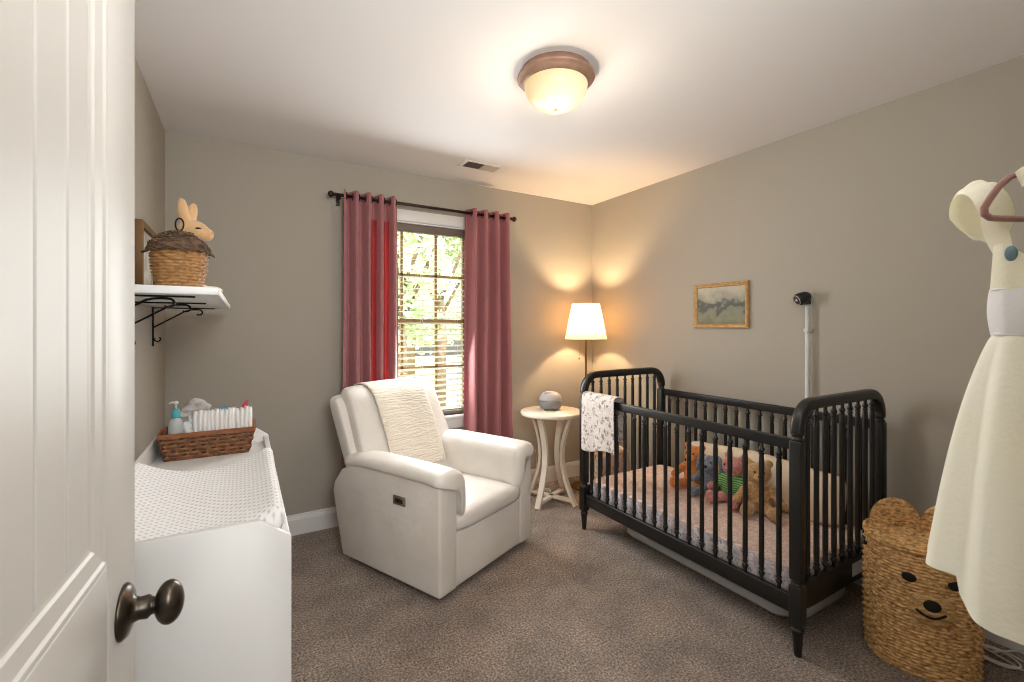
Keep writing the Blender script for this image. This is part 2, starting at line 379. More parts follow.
# local: y along the width from the hinge, +x is the room face
d.box(-.034, -.024, 0, DW, .01, DH)
for a, b in ((0, .115), (DW-ST, DW)): d.box(-.038, 0, a, b, .01, DH, .0025)
for z0, z1 in ((.01, .25), (.83, 1.015), (DH-.13, DH)): d.box(-.038, 0, .115, DW-ST, z0, z1, .0025)
struct(d.build('door_slab', M_door, door))
for z0, z1, nm in ((.25, .83, 'lower'), (1.015, DH-.13, 'upper')):
    y0, y1 = .115, DW-ST
    m = MB(); mw = .041
    prof = [(0, .0), (.006, -.0006), (.010, -.003), (.030, -.0052), (.034, -.0075), (mw, -.0085)]   # (inset, depth)
    rings = []
    for ins, dep in prof:
        rings.append([(dep, y0+ins, z0+ins), (dep, y1-ins, z0+ins), (dep, y1-ins, z1-ins), (dep, y0+ins, z1-ins)])
    m.loft(rings, False, smooth=False); m.build('panel_moulding', M_door, door)
    p = MB(); ys = [y0+mw-.002, y0+mw+.02]
    yy = y1-mw+.002; marks = []
    while yy > y0+mw: marks.append(yy); yy -= .0985
    marks = [q+.0225 for q in marks[:-1]][::-1]+[y1-mw+.002] if False else [m_ for m_ in ([y1-mw+.002-.064-.076*k_ for k_ in range(8)][::-1]+[y1-mw+.002])]; marks = [y0+mw-.002]+[q for q in marks if q > y0+mw+.03]
    for a, b in zip(marks, marks[1:]):
        p.prism([(-.022, a), (-.022, b), (-.0205, b-.0024), (-.0082, b-.0036), (-.0082, a+.0036), (-.0205, a+.0024)], z0+mw-.004, z1-mw+.004, 'z')
    p.build('plank_panel', M_door, door)
# handle
hk = MB(); MX = Matrix.Translation((0, DW-.063, .917)) @ Matrix.Rotation(PI/2, 4, 'Y')
hk.lathe([(.001, 0), (.0385, 0), (.0385, .003), (.034, .008), (.026, .011), (.018, .013), (.0155, .02), (.0165, .030), (.0125, .034), (.0115, .037), (.013, .039)], 32, M=MX)
han = hk.build('door_handle', M_bronze, door)
kb = MB(); rings = []
for i in range(15):
    a = PI*i/14; rr = max(.0005, math.sin(a)); zz = .055-.0185*math.cos(a)
    rings.append([MX @ Vector((.032*rr*math.cos(2*PI*j/28), .026*rr*math.sin(2*PI*j/28), zz)) for j in range(28)])
kb.loft(rings).build('knob', M_bronze, han)

# ------------------------------------------------------------------ ceiling light, vent
cl = thing('ceiling_light', 'round bronze-rimmed ceiling light with glowing frosted glass dome', 'light', (1.17, 1.61, H))
MB().lathe([(.001, 0), (.150, 0), (.154, -.012), (.160, -.022), (.167, -.027), (.168, -.033), (.164, -.037), (.158, -.040), (.152, -.047), (.146, -.055), (.140, -.060), (.136, -.061), (.13, -.055)], 64).build('rim', M_fixt, cl)
pr = []
for i in range(16):
    a = PI/2*i/15; pr.append((max(.001, .137*math.cos(a)**.85), -.057-.108*math.sin(a)))
MB().lathe(pr, 64, caps=True).build('glass_dome', M_dome, cl)
MB().lathe([(.001, -.161), (.007, -.163), (.008, -.167), (.005, -.172), (.001, -.175)], 16).build('finial', M_brass, cl)
v = thing('ceiling_vent', 'white rectangular ceiling air vent, half of it dark', 'vent', (1.415, 2.82, H))
f = MB(); f.box(-.155, .155, -.07, -.052, -.006, 0, .002).box(-.155, .155, .052, .07, -.006, 0, .002).box(-.155, -.122, -.052, .052, -.006, 0, .002).box(.122, .155, -.052, .052, -.006, 0, .002)
f.build('frame', M_ceil, v)
MB().box(-.122, .0, -.052, .052, -.002, 0).build('duct_opening', mat('duct_dark', (70, 62, 58), .8), v)
s = MB()
for k in range(9): s.bar([(-.12, -.045+k*.0112, -.004), (.0, -.045+k*.0112, -.004)], .002, .006, (0, .5, 1))
s.build('louver', mat('louver_dark', (104, 92, 86), .6), v)
s = MB(); s.box(.0, .122, -.052, .052, -.003, 0)
for k in range(9): s.bar([(.002, -.045+k*.0112, -.005), (.12, -.045+k*.0112, -.005)], .009, .0015, (0, .35, 1))
s.build('closed_louver', mat('louver_grey', (186, 178, 170), .6), v)

# ------------------------------------------------------------------ curtains and rod
RY, RZ = 3.118, 2.187
rod = thing('curtain_rod', 'dark bronze curtain rod with round finials above the window', 'curtain rod', (1.17, RY, RZ))
MB().tube([(-.66, 0, 0), (.66, 0, 0)], .0105, 16).build('pole', M_rod, rod)
for s_ in (-1, 1):
    MB().lathe([(.001, 0), (.011, .0), (.013, .006), (.009, .012), (.015, .018), (.021, .03), (.019, .04), (.011, .049), (.001, .052)], 20, M=Matrix.Translation((s_*.655, 0, 0)) @ Matrix.Rotation(s_*PI/2, 4, 'Y')).build('finial', M_rod, rod)
    b = MB(); b.tube([(s_*.63, YB-RY-.003, -.02), (s_*.63, .03, -.02), (s_*.63, 0, -.017)], .006, 8); b.box(s_*.63-.012, s_*.63+.012, YB-RY-.005, YB-RY, -.05, .02, .002)
    b.build('bracket', M_rod, rod)
def curtain(x0, x1, label, folds, ph, flare, thin=()):  # thin lists the strips coloured for the red window glow
    c = thing('curtain', label, 'curtain', ((x0+x1)/2, RY, .02), 0, 'rose curtains at the window')
    W = x1-x0; top = RZ+.035-.02
    def fn(u, w):
        z = top*w; k = (1-w)
        amp = .040+.008*k
        x = -W/2+W*u + flare*k*(u-.5) + .012*k*math.sin(7*u+3*w+ph)
        fu = u + .012*math.sin(5*u*PI+ph)*k
        y = amp*math.sin(2*PI*folds*fu+ph)
        y = math.copysign(abs(y/amp)**.8, y)*amp
        return (x, y, z)
    g = MB(); g.sheet = True; nu_, nv_ = int(folds*24), 40
    g.grid(fn, nu_, nv_); pn_ = g.build('panel', M_curtain, c)
    if thin:      # window glow put into pleat strips by redder, more translucent cloth
        pn_.data.materials.append(M_curtain_glow)
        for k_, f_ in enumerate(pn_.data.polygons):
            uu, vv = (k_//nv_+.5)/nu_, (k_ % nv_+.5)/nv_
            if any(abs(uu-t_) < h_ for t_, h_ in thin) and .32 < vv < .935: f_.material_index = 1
    # hem band top
    for k in range(int(folds*2)):
        u = (k*PI-ph)/(2*PI*folds)
        if u < .02: u += 1.0/folds*.5*2 if u < -.02 else 0
        if .01 < u < .99:
            X = -W/2+W*u
            MB().tube([(X+.0*math.cos(a), .022*math.cos(a), RZ-.02+.022*math.sin(a)) for a in [2*PI*i/20 for i in range(20)]], .0035, 6, closed=True).build('grommet', M_rod, c)
    return c
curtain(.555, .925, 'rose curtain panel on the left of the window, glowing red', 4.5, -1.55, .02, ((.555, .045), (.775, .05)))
curtain(1.435, 1.815, 'rose curtain panel on the right of the window, behind the armrest', 4, .3, .05)

# blind
bl = thing('window_blind', 'cream horizontal slat blind with dark valance, slats open, in the window', 'blind', (1.135, YB+.036, WZ0))
BW = .385
MB().box(-BW, BW, -.033, .025, WZ1-WZ0-.068, WZ1-WZ0-.014, .003).build('valance', M_valance, bl)
MB().box(-BW, BW, -.025, .025, .004, .028, .003).build('bottom_rail', M_valance, bl)
s = MB(); n = 31
for k in range(n):
    z = .055+(1.335-.055)*k/(n-1)
    s.bar([(-BW, 0, z), (BW, 0, z)], .046, .0026, (0, -.20, 1))
s.build('slat', M_slat, bl)
c = MB()
for x in (-.28, 0, .28):
    for y in (-.0245, .0245): c.tube([(x, y, .02), (x, y, 1.37)], .0012, 5)
c.build('ladder_cord', M_slat, bl)
MB().tube([(-.33, -.032, 1.38), (-.335, -.036, .75)], .004, 8).build('tilt_wand', M_valance, bl)

# ------------------------------------------------------------------ recliner
RCX, RCY, RYAW = .993, 2.548, math.radians(24.4)
rc = thing('recliner', 'white leather swivel recliner armchair with a throw over its back', 'armchair', (RCX, RCY, 0), RYAW)
def yfront(z): # front of the back cushion
    return .115+.235*(z-.45)/.5 if z > .4 else .09
# swivel base
b = MB(); b.lathe([(.001, .0), (.315, 0), (.32, .014), (.30, .026), (.06, .03), (.06, .06), (.001, .06)], 40); b.build('swivel_base', M_dark, rc)
# body
MB().box(-.28, .28, -.397, .30, .045, .312, .012, 3).build('front_panel', M_leather, rc)
MB().box(-.28, .28, .05, .36, .05, .42, .02, 3).build('seat_frame', M_leather, rc)
prof = [(-.4, .04), (.36, .04), (.455, .385), (.44, .44), (.37, .525), (.25, .565), (-.40, .600)]
for s_ in (-1, 1):
    a, b_ = (-.4, -.274) if s_ < 0 else (.274, .4)
    MB().prism(prof, a, b_, 'x', .014, 3).build('arm_panel', M_leather, rc)
    # padded arm top that wraps down the inner side
    sec = [(-.408, .566), (-.421, .580), (-.420, .604), (-.396, .626), (-.340, .636), (-.285, .633), (-.245, .614), (-.222, .570), (-.216, .50), (-.217, .42), (-.228, .388), (-.250, .385), (-.268, .42), (-.274, .50), (-.29, .550), (-.34, .560)]
    cx, cz = -.30, .58
    rings = []; n = 22
    for i in range(n+1):
        t = i/n; y = .36-.795*t
        e = min(1, (t)/.10, (1-t)/.05); sc = .66+.34*math.sqrt(max(0, 1-(1-e)**2))
        dz = -.012*max(0, (t-.8)/.2)**2 - .026*max(0, (.35-t)/.35)**2 + .004
        puff = 1+.02*math.sin(9*t*PI)+.012*math.sin(23*t)
        r = []
        for (x, z) in sec:
            xx = cx+(x-cx)*sc*puff; zz = cz+(z-cz)*(sc if z > cz-.04 else .5+.5*sc)*puff+dz
            r.append((-s_*xx, y, zz))
        rings.append(r)
    p = MB().loft(rings); p.build('arm_pad', M_leather, rc, sub=2)
# seat cushion
rings = []
n = 14
for i in range(n+1):
    t = i/n; y = -.428+.60*t; e = min(1, t/.07, (1-t)/.1); sc = math.sqrt(max(.02, 1-(1-e)**2))
    zc, hh = .356-.012*t, (.050+.010*math.sin(PI*t))*(.62+.38*sc)
    r = []
    for j in range(24):
        a = 2*PI*j/24; cx = math.copysign(abs(math.cos(a))**.35, math.cos(a)); sz = math.copysign(abs(math.sin(a))**.6, math.sin(a))
        zz = zc+sz*hh + (.012*(1-cx*cx) if sz > 0 else 0)
        r.append((.284*cx*(.97+.03*sc), y, zz))
    rings.append(r)
MB().loft(rings).build('seat_cushion', M_leather, rc, sub=1)
# back cushion, lofted from bottom to top; front follows yfront
def backring(z, hw, yf, yb, e=.42):
    r = []
    for j in range(36):
        a = 2*PI*j/36; ca, sa = math.cos(a), math.sin(a)
        cx = math.copysign(abs(ca)**e, ca); cy = math.copysign(abs(sa)**e, sa)
        r.append((hw*cx, (yf+yb)/2+(yb-yf)/2*cy, z+.0*cx))
    return r
rings = []
ZT = .978
for i in range(27):
    z = .40+(ZT-.40)*i/26
    k = max(0, (z-.89)/(ZT-.89)); rr = math.sqrt(max(0, 1-k*k)); k0 = max(0, (.46-z)/.06); r0 = math.sqrt(max(0, 1-.6*k0*k0))
    yf0 = yfront(z); yb0 = yf0+.155
    mid = (yf0+yb0)/2+.01; hd = .0775*max(.25, rr)*r0
    hw = (.352+.006*math.sin((z-.4)*9))*(.90+.10*rr)*(.96+.04*r0)
    rings.append(backring(z, hw, mid-hd-.0, mid+hd))
MB().loft(rings).build('back_cushion', M_leather, rc, sub=1)
# shell behind
rings = []
for i in range(21):
    z = .30+(.935-.30)*i/20
    k = max(0, (z-.86)/(.075)); rr = math.sqrt(max(0, 1-k*k))
    yb = yfront(max(z, .4))+.178; th = .062*max(.15, rr)
    rings.append(backring(z, .392*(.95+.05*rr), yb-th-.03, yb+th-.03, .3))
MB().loft(rings).build('back_shell', M_leather, rc, sub=1)
# control plate on the near arm panel
cp = MB(); cp.box(-.406, -.398, -.165, -.075, .428, .474, .004).build('control_plate', M_chrome, rc)
MB().box(-.409, -.405, -.150, -.095, .441, .461, .003).build('switch', M_dark, rc)
# throw
def throwfn(u, w):
    # w 0 = front bottom, goes up the front, over the top and down behind
    x = -.200+(.385+.03*w)*u + .008*math.sin(6*w)
    L1 = .60
    s_ = w*1.02
    if s_ < .60:
        z = .475+.50*(s_/.60); y = yfront(z)-.012
        k = max(0, (z-.89)/(ZT-.89)); rr = math.sqrt(max(0, 1-min(1, k)**2)); y = yfront(z)+.0875-.0775*max(.25, rr)-.014
    else:
        t = (s_-.60)/.42; 
        a = min(1, t/.35)
        y = yfront(.975)+.0541+.12*math.sin(a*PI/2); z = .975+.014*math.sin(a*PI*.5)-.05*(1-math.cos(a*PI/2))
        if t > .35: z -= (t-.35)*.2; y += (t-.35)*.02
    # side creases
    bulge = .006*math.sin(u*PI*2.3+3*w)+.004*mnoise.noise((u*4, w*6, 2))
    x += .03*(1-w)*(u-.5)
    edge = -.007*(abs(2*u-1)**14)
    return (x, y-bulge-edge, z+.004)
g = MB(); g.grid(throwfn, 26, 60)
th = g.build('throw_blanket', M_knitb, None, (RCX, RCY, 0), RYAW, solid=.011, sub=1)
tag(th, 'cream knitted throw draped over the back of the white recliner', 'blanket')

# ------------------------------------------------------------------ dresser with changing top
DY0, DY1, DXF = 1.218, 2.425, .099
dr = thing('changing_table_dresser', 'white changing table dresser along the left wall', 'dresser', (0, 0, 0))
DXB = -.318
pn = [(DXB, .0), (DXF, .0), (DXF, .826), (.030, .8765), (DXB, .8765)]
for y0, nm in ((DY0, 'near'), (DY1-.018, 'far')):
    MB().prism(pn, y0, y0+.018, 'y', .0015, 1).build('side_panel', M_white, dr)
MB().box(DXB, DXF-.002, DY0+.018, DY1-.018, .782, .80, .001, 1).build('top_board', M_white, dr)
MB().box(DXF-.02, DXF-.001, DY0+.018, DY1-.018, .80, .824, .002).build('front_rail', M_white, dr)
MB().box(DXB, DXB+.012, DY0+.018, DY1-.018, .10, .875, .001, 1).build('back_panel', M_white, dr)
MB().box(DXB+.01, DXF-.03, DY0+.018, DY1-.018, .0, .08, .001, 1).build('plinth', M_white, dr)
for k, (z0, z1) in enumerate(((.09, .31), (.32, .54), (.55, .775))):
    for (y0, y1) in ((DY0+.02, (DY0+DY1)/2-.003), ((DY0+DY1)/2+.003, DY1-.02)):
        dw = MB().box(DXB+.03, DXF-.003, y0, y1, z0, z1, .002, 2).build('drawer', M_white, dr)
        MB().lathe([(.001, 0), (.006, 0), (.005, .008), (.011, .013), (.012, .018), (.008, .022), (.001, .023)], 16, M=Matrix.Translation((DXF-.003, (y0+y1)/2, (z0+z1)/2)) @ Matrix.Rotation(PI/2, 4, 'Y')).build('knob', M_white, dw)
# pad: contoured, closed mesh
PX0, PX1, PY0, PY1 = -.302, .090, DY0+.025, 1.80
def padring(t):
    y = PY0+(PY1-PY0)*t
    e = min(1, t/.05, (1-t)/.05); sc = math.sqrt(max(.05, 1-(1-e)**2))
    r = []; N_ = 40
    for i in range(N_+1):
        u = i/N_; x = PX0+(PX1-PX0)*u
        side = abs(2*u-1)
        top = .850+.024*t+.060*side**2.2 - .035*max(0, (side-.86)/.14)**2
        top += .004*math.sin(9*t+5*u)
        r.append((x, y, .802+(top-.802)*(.45+.55*sc)))
    r.append((PX1-.004, y, .802)); r.append((PX0+.004, y, .802))
    return r
pd = MB().loft([padring(i/40) for i in range(41)]).build('changing_pad', M_pad, None, (0, 0, 0), sub=1)
tag(pd, 'white waffle-textured contoured changing pad on the dresser', 'changing pad')

# splint basket on the dresser
def splint_basket():
    bx0, bx1, by0, by1 = -.288, .040, 2.215, 2.395
    cx, cy = (bx0+bx1)/2, (by0+by1)/2
    t = thing('storage_basket', 'brown woven splint basket of diapers on the white dresser', 'basket', (cx, cy, .80))
    hx, hy, hh = (bx1-bx0)/2, (by1-by0)/2, .105
    def per(s, z, off=0):     # s 0..1 round the rectangle
        k = .86+.14*z/hh; a, b = hx*k+off, hy*k+off
        P = 2*(2*a+2*b); q = s*4*(a+b)
        if q < 2*a: return (-a+q, -b)
        q -= 2*a
        if q < 2*b: return (a, -b+q)
        q -= 2*b
        if q < 2*a: return (a-q, b)
        return (-a, b-(q-2*a))
    rows = 6; ns = 28; g = MB()
    for i in range(rows):
        z0 = .003+i*.0162; z1 = z0+.0158
        R0, R1, R2, R3 = [], [], [], []
        m = ns*4
        for j in range(m):
            s = j/m; o_ = .0035*math.cos(PI*(s*ns+i))
            for R, z, off in ((R0, z0, o_-.001), (R1, z1, o_-.001), (R2, z1, o_+.0012), (R3, z0, o_+.0012)):
                x, y = per(s, z, off); R.append((x, y, z))
        g.loft([R0, R1, R2, R3, R0], False)
    g.build('weave', M_splint, t)
    g = MB()
    for k in range(ns):
        s = (k+.5)/ns; s2 = .010/(4*(hx+hy))
        pts = []
        for z in (0, hh): 
            for ds in (-s2, s2):
                x, y = per((s+ds) % 1, z, .0002); pts.append((x, y, z))
        g.add(pts, [(0, 1, 3, 2)], False)
    g.build('stake', M_splint, t, solid=.0022)
    g = MB(); g.box(-hx*.86, hx*.86, -hy*.86, hy*.86, 0, .004); g.build('base', M_splint, t)
    g = MB()
    R = []
    for (z, off) in ((hh-.014, .004), (hh+.004, .004), (hh+.004, -.005), (hh-.014, -.005), (hh-.014, .004)):
        R.append([(*per(j/160, z, off), z) for j in range(160)])
    g.loft(R, False, smooth=False); g.build('rim', mat('rim_wood', (150, 92, 54), .45, col2=(128, 76, 42), nscale=20, nstretch=(1, 1, 4)), t)
splint_basket()
BZ = .806
dp = MB()
def diaper_geo():
    g = MB(); rings = []
    for i in range(13):
        t = i/12; z = .172*t; e = min(1, t/.1, (1-t)/.14); sc = .45+.55*math.sqrt(max(0, 1-(1-e)**2))
        r = []
        for j in range(16):
            a = 2*PI*j/16
            r.append((.0092*math.cos(a)*(.78+.22*sc)*(1+.1*math.sin(t*PI)), .040*math.copysign(abs(math.sin(a))**.6, math.sin(a))*sc, z+.004*math.sin(3*a)*(t > .7)))
        rings.append(r)
    return g.loft(rings)
d0 = diaper_geo().build('diaper', M_diaper, None, (0, 0, 0))
names = ['first', 'second', 'third', 'fourth', 'fifth', 'sixth', 'seventh', 'eighth', 'ninth', 'tenth', 'eleventh', 'twelfth', 'thirteenth', 'fourteenth']
nd = 14
for k in range(nd):
    o = d0 if k == 0 else d0.copy()
    if k: COL.objects.link(o)
    o.location = (.022-k*.0147, 2.284+.003*math.sin(k*2.1), BZ+.004*math.sin(k*1.7)+.004)
    o.rotation_euler = (.02*math.sin(k*3.1), .018*math.sin(k*1.3), .04*math.sin(k*2.7))
    lab = 'folded white diaper, %s from the right end of the row in the basket' % names[k]
    tag(o, lab, 'diaper', 'folded diapers in the splint basket')
# lotion bottle
lb = thing('lotion_bottle', 'clear pump bottle with teal collar at the left end of the basket', 'bottle', (-.236, 2.268, BZ))
lb.scale = (1.12, 1.12, 1.22)
MB().lathe([(.001, 0), (.021, 0), (.023, .006), (.023, .105), (.019, .122), (.010, .130), (.009, .136), (.001, .136)], 24).build('body', M_clear, lb)
MB().lathe([(.001, .130), (.0125, .130), (.0135, .134), (.0125, .152), (.009, .158), (.001, .159)], 20).build('collar', M_teal, lb)
g = MB(); g.lathe([(.001, .158), (.0035, .158), (.0035, .174), (.007, .175), (.0075, .182), (.003, .185), (.001, .185)], 14); g.tube([(0, 0, .180), (-.012, -.002, .181), (-.020, -.003, .177)], .003, 8)
g.build('pump', M_label, lb)
# wipes packets
def packet(name, label, cat, loc, sx, sy, sz, m, rot, group=None, seed=1):
    g = MB(); rings = []
    for i in range(11):
        t = i/10; e = math.sin(PI*min(1, max(0, t)))**.35 if 0 < t < 1 else .05
        r = []
        for j in range(20):
            a = 2*PI*j/20
            nx = 1+.12*mnoise.noise((math.cos(a)*1.5, t*4, seed)); 
            r.append((sx*nx*math.copysign(abs(math.cos(a))**.6, math.cos(a))*(.75+.25*e), sy*nx*math.sin(a)*e, sz*t))
        rings.append(r)
    o = g.loft(rings).build(name, m, None, loc, rot, sub=1); return tag(o, label, cat, group)
packet('wipes_packet', 'glossy white wipes packet beside the pump bottle', 'packet', (-.200, 2.278, BZ), .019, .028, .140, M_wipes, .4, None, 3)
packet('plastic_packet', 'clear crinkled plastic packet next to the row of diapers', 'packet', (-.180, 2.296, BZ), .020, .020, .165, M_wipes, .2, None, 8)
packet('printed_packet', 'red and white printed packet behind the diapers', 'packet', (-.150, 2.350, BZ), .03, .010, .162, M_redp, .1, None, 4)
packet('blue_packet', 'small blue packet sticking up behind the diapers', 'packet', (-.075, 2.350, BZ), .034, .012, .178, M_blue, .05, None, 5)
t_ = thing('cream_tube', 'pink tube standing behind the diapers at the right of the basket', 'tube', (.004, 2.348, BZ))
MB().loft([[(.013*math.cos(a)*(1-.2*z/.19)*1.05, .012*math.sin(a)*(1-.65*z/.19), z+.012*math.cos(a)*(z > .15)) for a in [2*PI*j/16 for j in range(16)]] for z in (.0, .02, .08, .14, .178, .190)]).build('body', M_pink, t_)
MB().lathe([(.001, 0), (.009, 0), (.009, .012), (.001, .012)], 14).build('cap', M_label, t_)
# crumpled cloth
g = MB()
for i in range(12):
    g.ell((random.uniform(-.045, .045), random.uniform(-.012, .012), random.uniform(.13, .205)), (random.uniform(.026, .040), .022, random.uniform(.012, .02)), ('Y', random.uniform(-.5, .5)))
g.ell((0, 0, .08), (.030, .022, .085))
tag(g.build('folded_cloth', M_cloth, None, (-.186, 2.352, BZ), 0, remesh=.005), 'crumpled grey and white cloth heaped in the basket behind the packets', 'cloth')

# ------------------------------------------------------------------ wall shelf
sh = thing('wall_shelf', 'white wall shelf on black iron scroll brackets above the dresser', 'shelf', (XL, 2.275, 1.426))
MB().box(.0, .321, -.652, .655, 0, .0235, .003).build('board', M_shelfw, sh)
def bracket(y):
    g = MB(); r_ = .0042
    g.bar([(.004, y, -.003), (.255, y, -.003)], .013, .005, (0, 0, 1))
    g.bar([(.004, y, 0), (.004, y, -.19)], .013, .005, (1, 0, 0))
    P = [(.006, y, -.098), (.05, y, -.070), (.09, y, -.0445), (.120, y, -.025), (.136, y, -.015), (.152, y, -.0105), (.172, y, -.009), (.186, y, -.0095)]
    for i in range(1, 12):
        a = i/11*PI*1.22; P.append((.188+.015*math.sin(a), y, -.0225+.013*math.cos(a)))
    g.tube(P, r_*.85, 8)
    P = [(.006, y, -.150)]+[(.008+.012*(1-math.cos(a)), y, -.155-.012*math.sin(a)) for a in [i/10*PI*1.25 for i in range(11)]]
    g.tube(P, r_*.75, 8)
    return g
for y in (1.71, 2.19, 2.80): bracket(y-2.275).build('bracket', M_iron, sh)

# weave lathe
def weave(mb, rfun, z0, z1, stakes, rows, amp, shape=None, dz=0):
    nu, nv = stakes*4, rows*4; rings = []
    for i in range(nv+1):
        v = i/nv; z = z0+(z1-z0)*v; row = v*rows; k = int(row-1e-6); fr = row-k
        hump = math.sin(PI*fr)**.7 if 0 < fr < 1 else 0
        ring = []
        for j in range(nu):
            a = 2*PI*j/nu; ou = .5+.5*math.cos(PI*(j/4+k)) if True else 0
            d_ = amp*hump*(.25+.75*ou)-amp*.6
            ring.append(shape(a, z, d_) if shape else ((rfun(v)+d_)*math.cos(a), (rfun(v)+d_)*math.sin(a), z))
        rings.append(ring)
    mb.loft(rings, False); return mb
ZS = 1.4495
ab = thing('acorn_basket', 'acorn-shaped wicker basket with dark twig lid on the wall shelf', 'basket', (-.183, 1.85, ZS)); ab.scale = (.955, .955, 1)
rf = lambda v: .064+.018*math.sin(min(1, v*1.15)*PI/2)
g = weave(MB(), rf, .002, .132, 26, 13, .010); g.lathe([(.001, 0), (.062, 0), (.063, .006), (.001, .006)], 32); g.build('body', M_wick2, ab)
# lid: dome of many twigs
g = MB(); pr = [(.001, .189), (.025, .187), (.05, .178), (.072, .162), (.089, .142), (.093, .132), (.08, .124)]
g.lathe(pr, 40)
for k in range(120):
    t = random.random()**.7; a0 = random.uniform(0, 2*PI); da = random.uniform(.5, 1.3)
    r0 = .025+.072*t; zf = lambda r: .192-.060*(max(0, r)/.095)**2.2+.002
    P = []
    w1 = random.uniform(-.008, .008)
    for i in range(9):
        u = i/8; a = a0+da*u; r = r0+w1*(u-.5)*2+random.uniform(-.001, .001); P.append((r*math.cos(a), r*math.sin(a), zf(r)+random.uniform(-.001, .005)-(.008 if r > .092 else 0)))
    g.tube(P, random.uniform(.0018, .0036), 5)
g.build('lid', M_twig, ab)
MB().tube([(.0115*math.cos(a), .004*math.sin(a), .219+.021*math.sin(a)) for a in [2*PI*i/24 for i in range(24)]], .0028, 7, closed=True).build('handle_ring', M_iron, ab)

# rabbit
rb = thing('rabbit_figure', 'cream toy rabbit with upright ears sitting behind the acorn basket', 'toy rabbit', (-.178, 2.10, ZS), math.radians(64)); rb.scale = (1.10, 1.10, 1.01)
g = MB()
g.ell((0, .025, .08), (.050, .055, .08)).ell((0, .008, .150), (.036, .036, .07)).ell((0, -.018, .08), (.034, .03, .06))
g.ell((-.034, -.052, .020), (.019, .042, .019)).ell((.034, -.052, .020), (.019, .042, .019)).ell((0, .08, .045), (.022, .022, .022))
g.build('body', M_rabbitw, rb, remesh=.006, smoothit=6)
g = MB(); hz = .240
g.ell((0, -.012, hz), (.040, .050, .041)).ell((0, -.054, hz-.010), (.025, .024, .024)).ell((-.019, -.042, hz-.012), (.021, .026, .022)).ell((.019, -.042, hz-.012), (.021, .026, .022))
for s_ in (-1, 1):
    P = [(s_*.014, .004, hz+.028), (s_*.020, .006, hz+.058), (s_*.027, .006, hz+.082), (s_*.032, .004, hz+.102)]
    for i in range(13):
        u = i/12*3; k = min(2, int(u)); f_ = u-k; p = Vector(P[k]).lerp(Vector(P[k+1]), f_); rr = .012+.009*math.sin(PI*min(1, .15+.8*i/12))
        g.ell(p, (rr, rr*.8, rr), n=10, m=6)
g.build('head', M_rabbit, rb, remesh=.005, smoothit=5)
for s_ in (-1, 1): MB().ell((s_*.0290, -.046, hz+.004), (.0075, .0095, .0048)).build('eye', M_eye, rb)
MB().ell((0, -.077, hz-.006), (.005, .0035, .0035)).build('nose', M_pinkf, rb)

# framed print leaning by the wall on the shelf
fp = thing('picture_frame', 'brown wooden frame standing on the wall shelf by the door', 'picture frame', (XL+.03, 2.46, ZS))
g = MB(); g.box(-.018, .012, -.18, -.155, 0, .305, .002).box(-.018, .012, .155, .18, 0, .305, .002).box(-.018, .012, -.155, .155, 0, .025, .002).box(-.018, .012, -.155, .155, .28, .305, .002); g.build('frame', M_wood, fp)
MB().box(-.012, -.002, -.157, .157, .023, .282).build('print', M_paper, fp)

# ------------------------------------------------------------------ side table, sound machine, cord
st = thing('side_table', 'round cream pedestal side table with curved legs by the lamp', 'side table', (2.025, 2.845, 0), math.radians(-20))
MB().lathe([(.001, .660), (.225, .660), (.234, .664), (.236, .672), (.236, .682), (.232, .689), (.001, .690)], 64).build('tabletop', M_table, st)
for k in range(4):
    a = k*PI/2+PI/4; ca, sa = math.cos(a), math.sin(a)
    P = []
    for i in range(15):
        t = i/14; r = .185-.095*math.sin(PI*min(1, t*1.0))**1.0; r = .17+.035*(1-t)-.095*math.sin(PI*t)
        P.append((r*ca, r*sa, .003+.657*t))
    MB().bar(P, .042, .022, (ca, sa, 0)).build('leg', M_table, st)
g = MB()
for a in (PI/4, 3*PI/4): g.box(-.185, .185, -.018, .018, .028, .048, .002, M=Matrix.Rotation(a, 4, 'Z'))
g.build('stretcher', M_table, st)
sm = thing('sound_machine', 'grey round sound machine on the side table', 'sound machine', (2.045, 2.885, .690), math.radians(-25))
g = MB(); g.lathe([(.001, .012), (.070, .012), (.080, .018), (.087, .030), (.091, .048), (.091, .064), (.088, .074), (.001, .074)], 40); g.build('body', M_grey, sm)
pr = [(.001, .074), (.087, .074)]+[(.088*math.cos(a)**.8, .078+.062*math.sin(a)) for a in [.05+i/10*(PI/2-.07) for i in range(11)]]+[(.001, .140)]
MB().lathe(pr, 40).build('cap', M_greyl, sm)
MB().ell((-.02, -.02, .132), (.034, .026, .014)).build('button', M_greyl, sm)
for k in range(4):
    a = k*PI/2+.6; MB().lathe([(.001, 0), (.010, 0), (.011, .006), (.010, .014), (.001, .014)], 12, (.058*math.cos(a), .058*math.sin(a), 0)).build('foot', M_grey, sm)
g = MB(); P = []
for i in range(70):
    t = i/69; a = t*5.6*PI; P.append((2.06+(.065+.02*math.sin(3*t*PI))*math.cos(a), 3.0+.05*math.sin(a)+.02*t, .006+.012*t))
P += [(2.10, 3.12, .03), (2.11, 3.17, .12), (2.11, 3.185, .26), (2.108, 3.192, .30)]
g.tube(P, .003, 6)
tag(g.build('power_cord', M_cable, None), 'thin white cord coiled on the carpet behind the side table', 'cord')

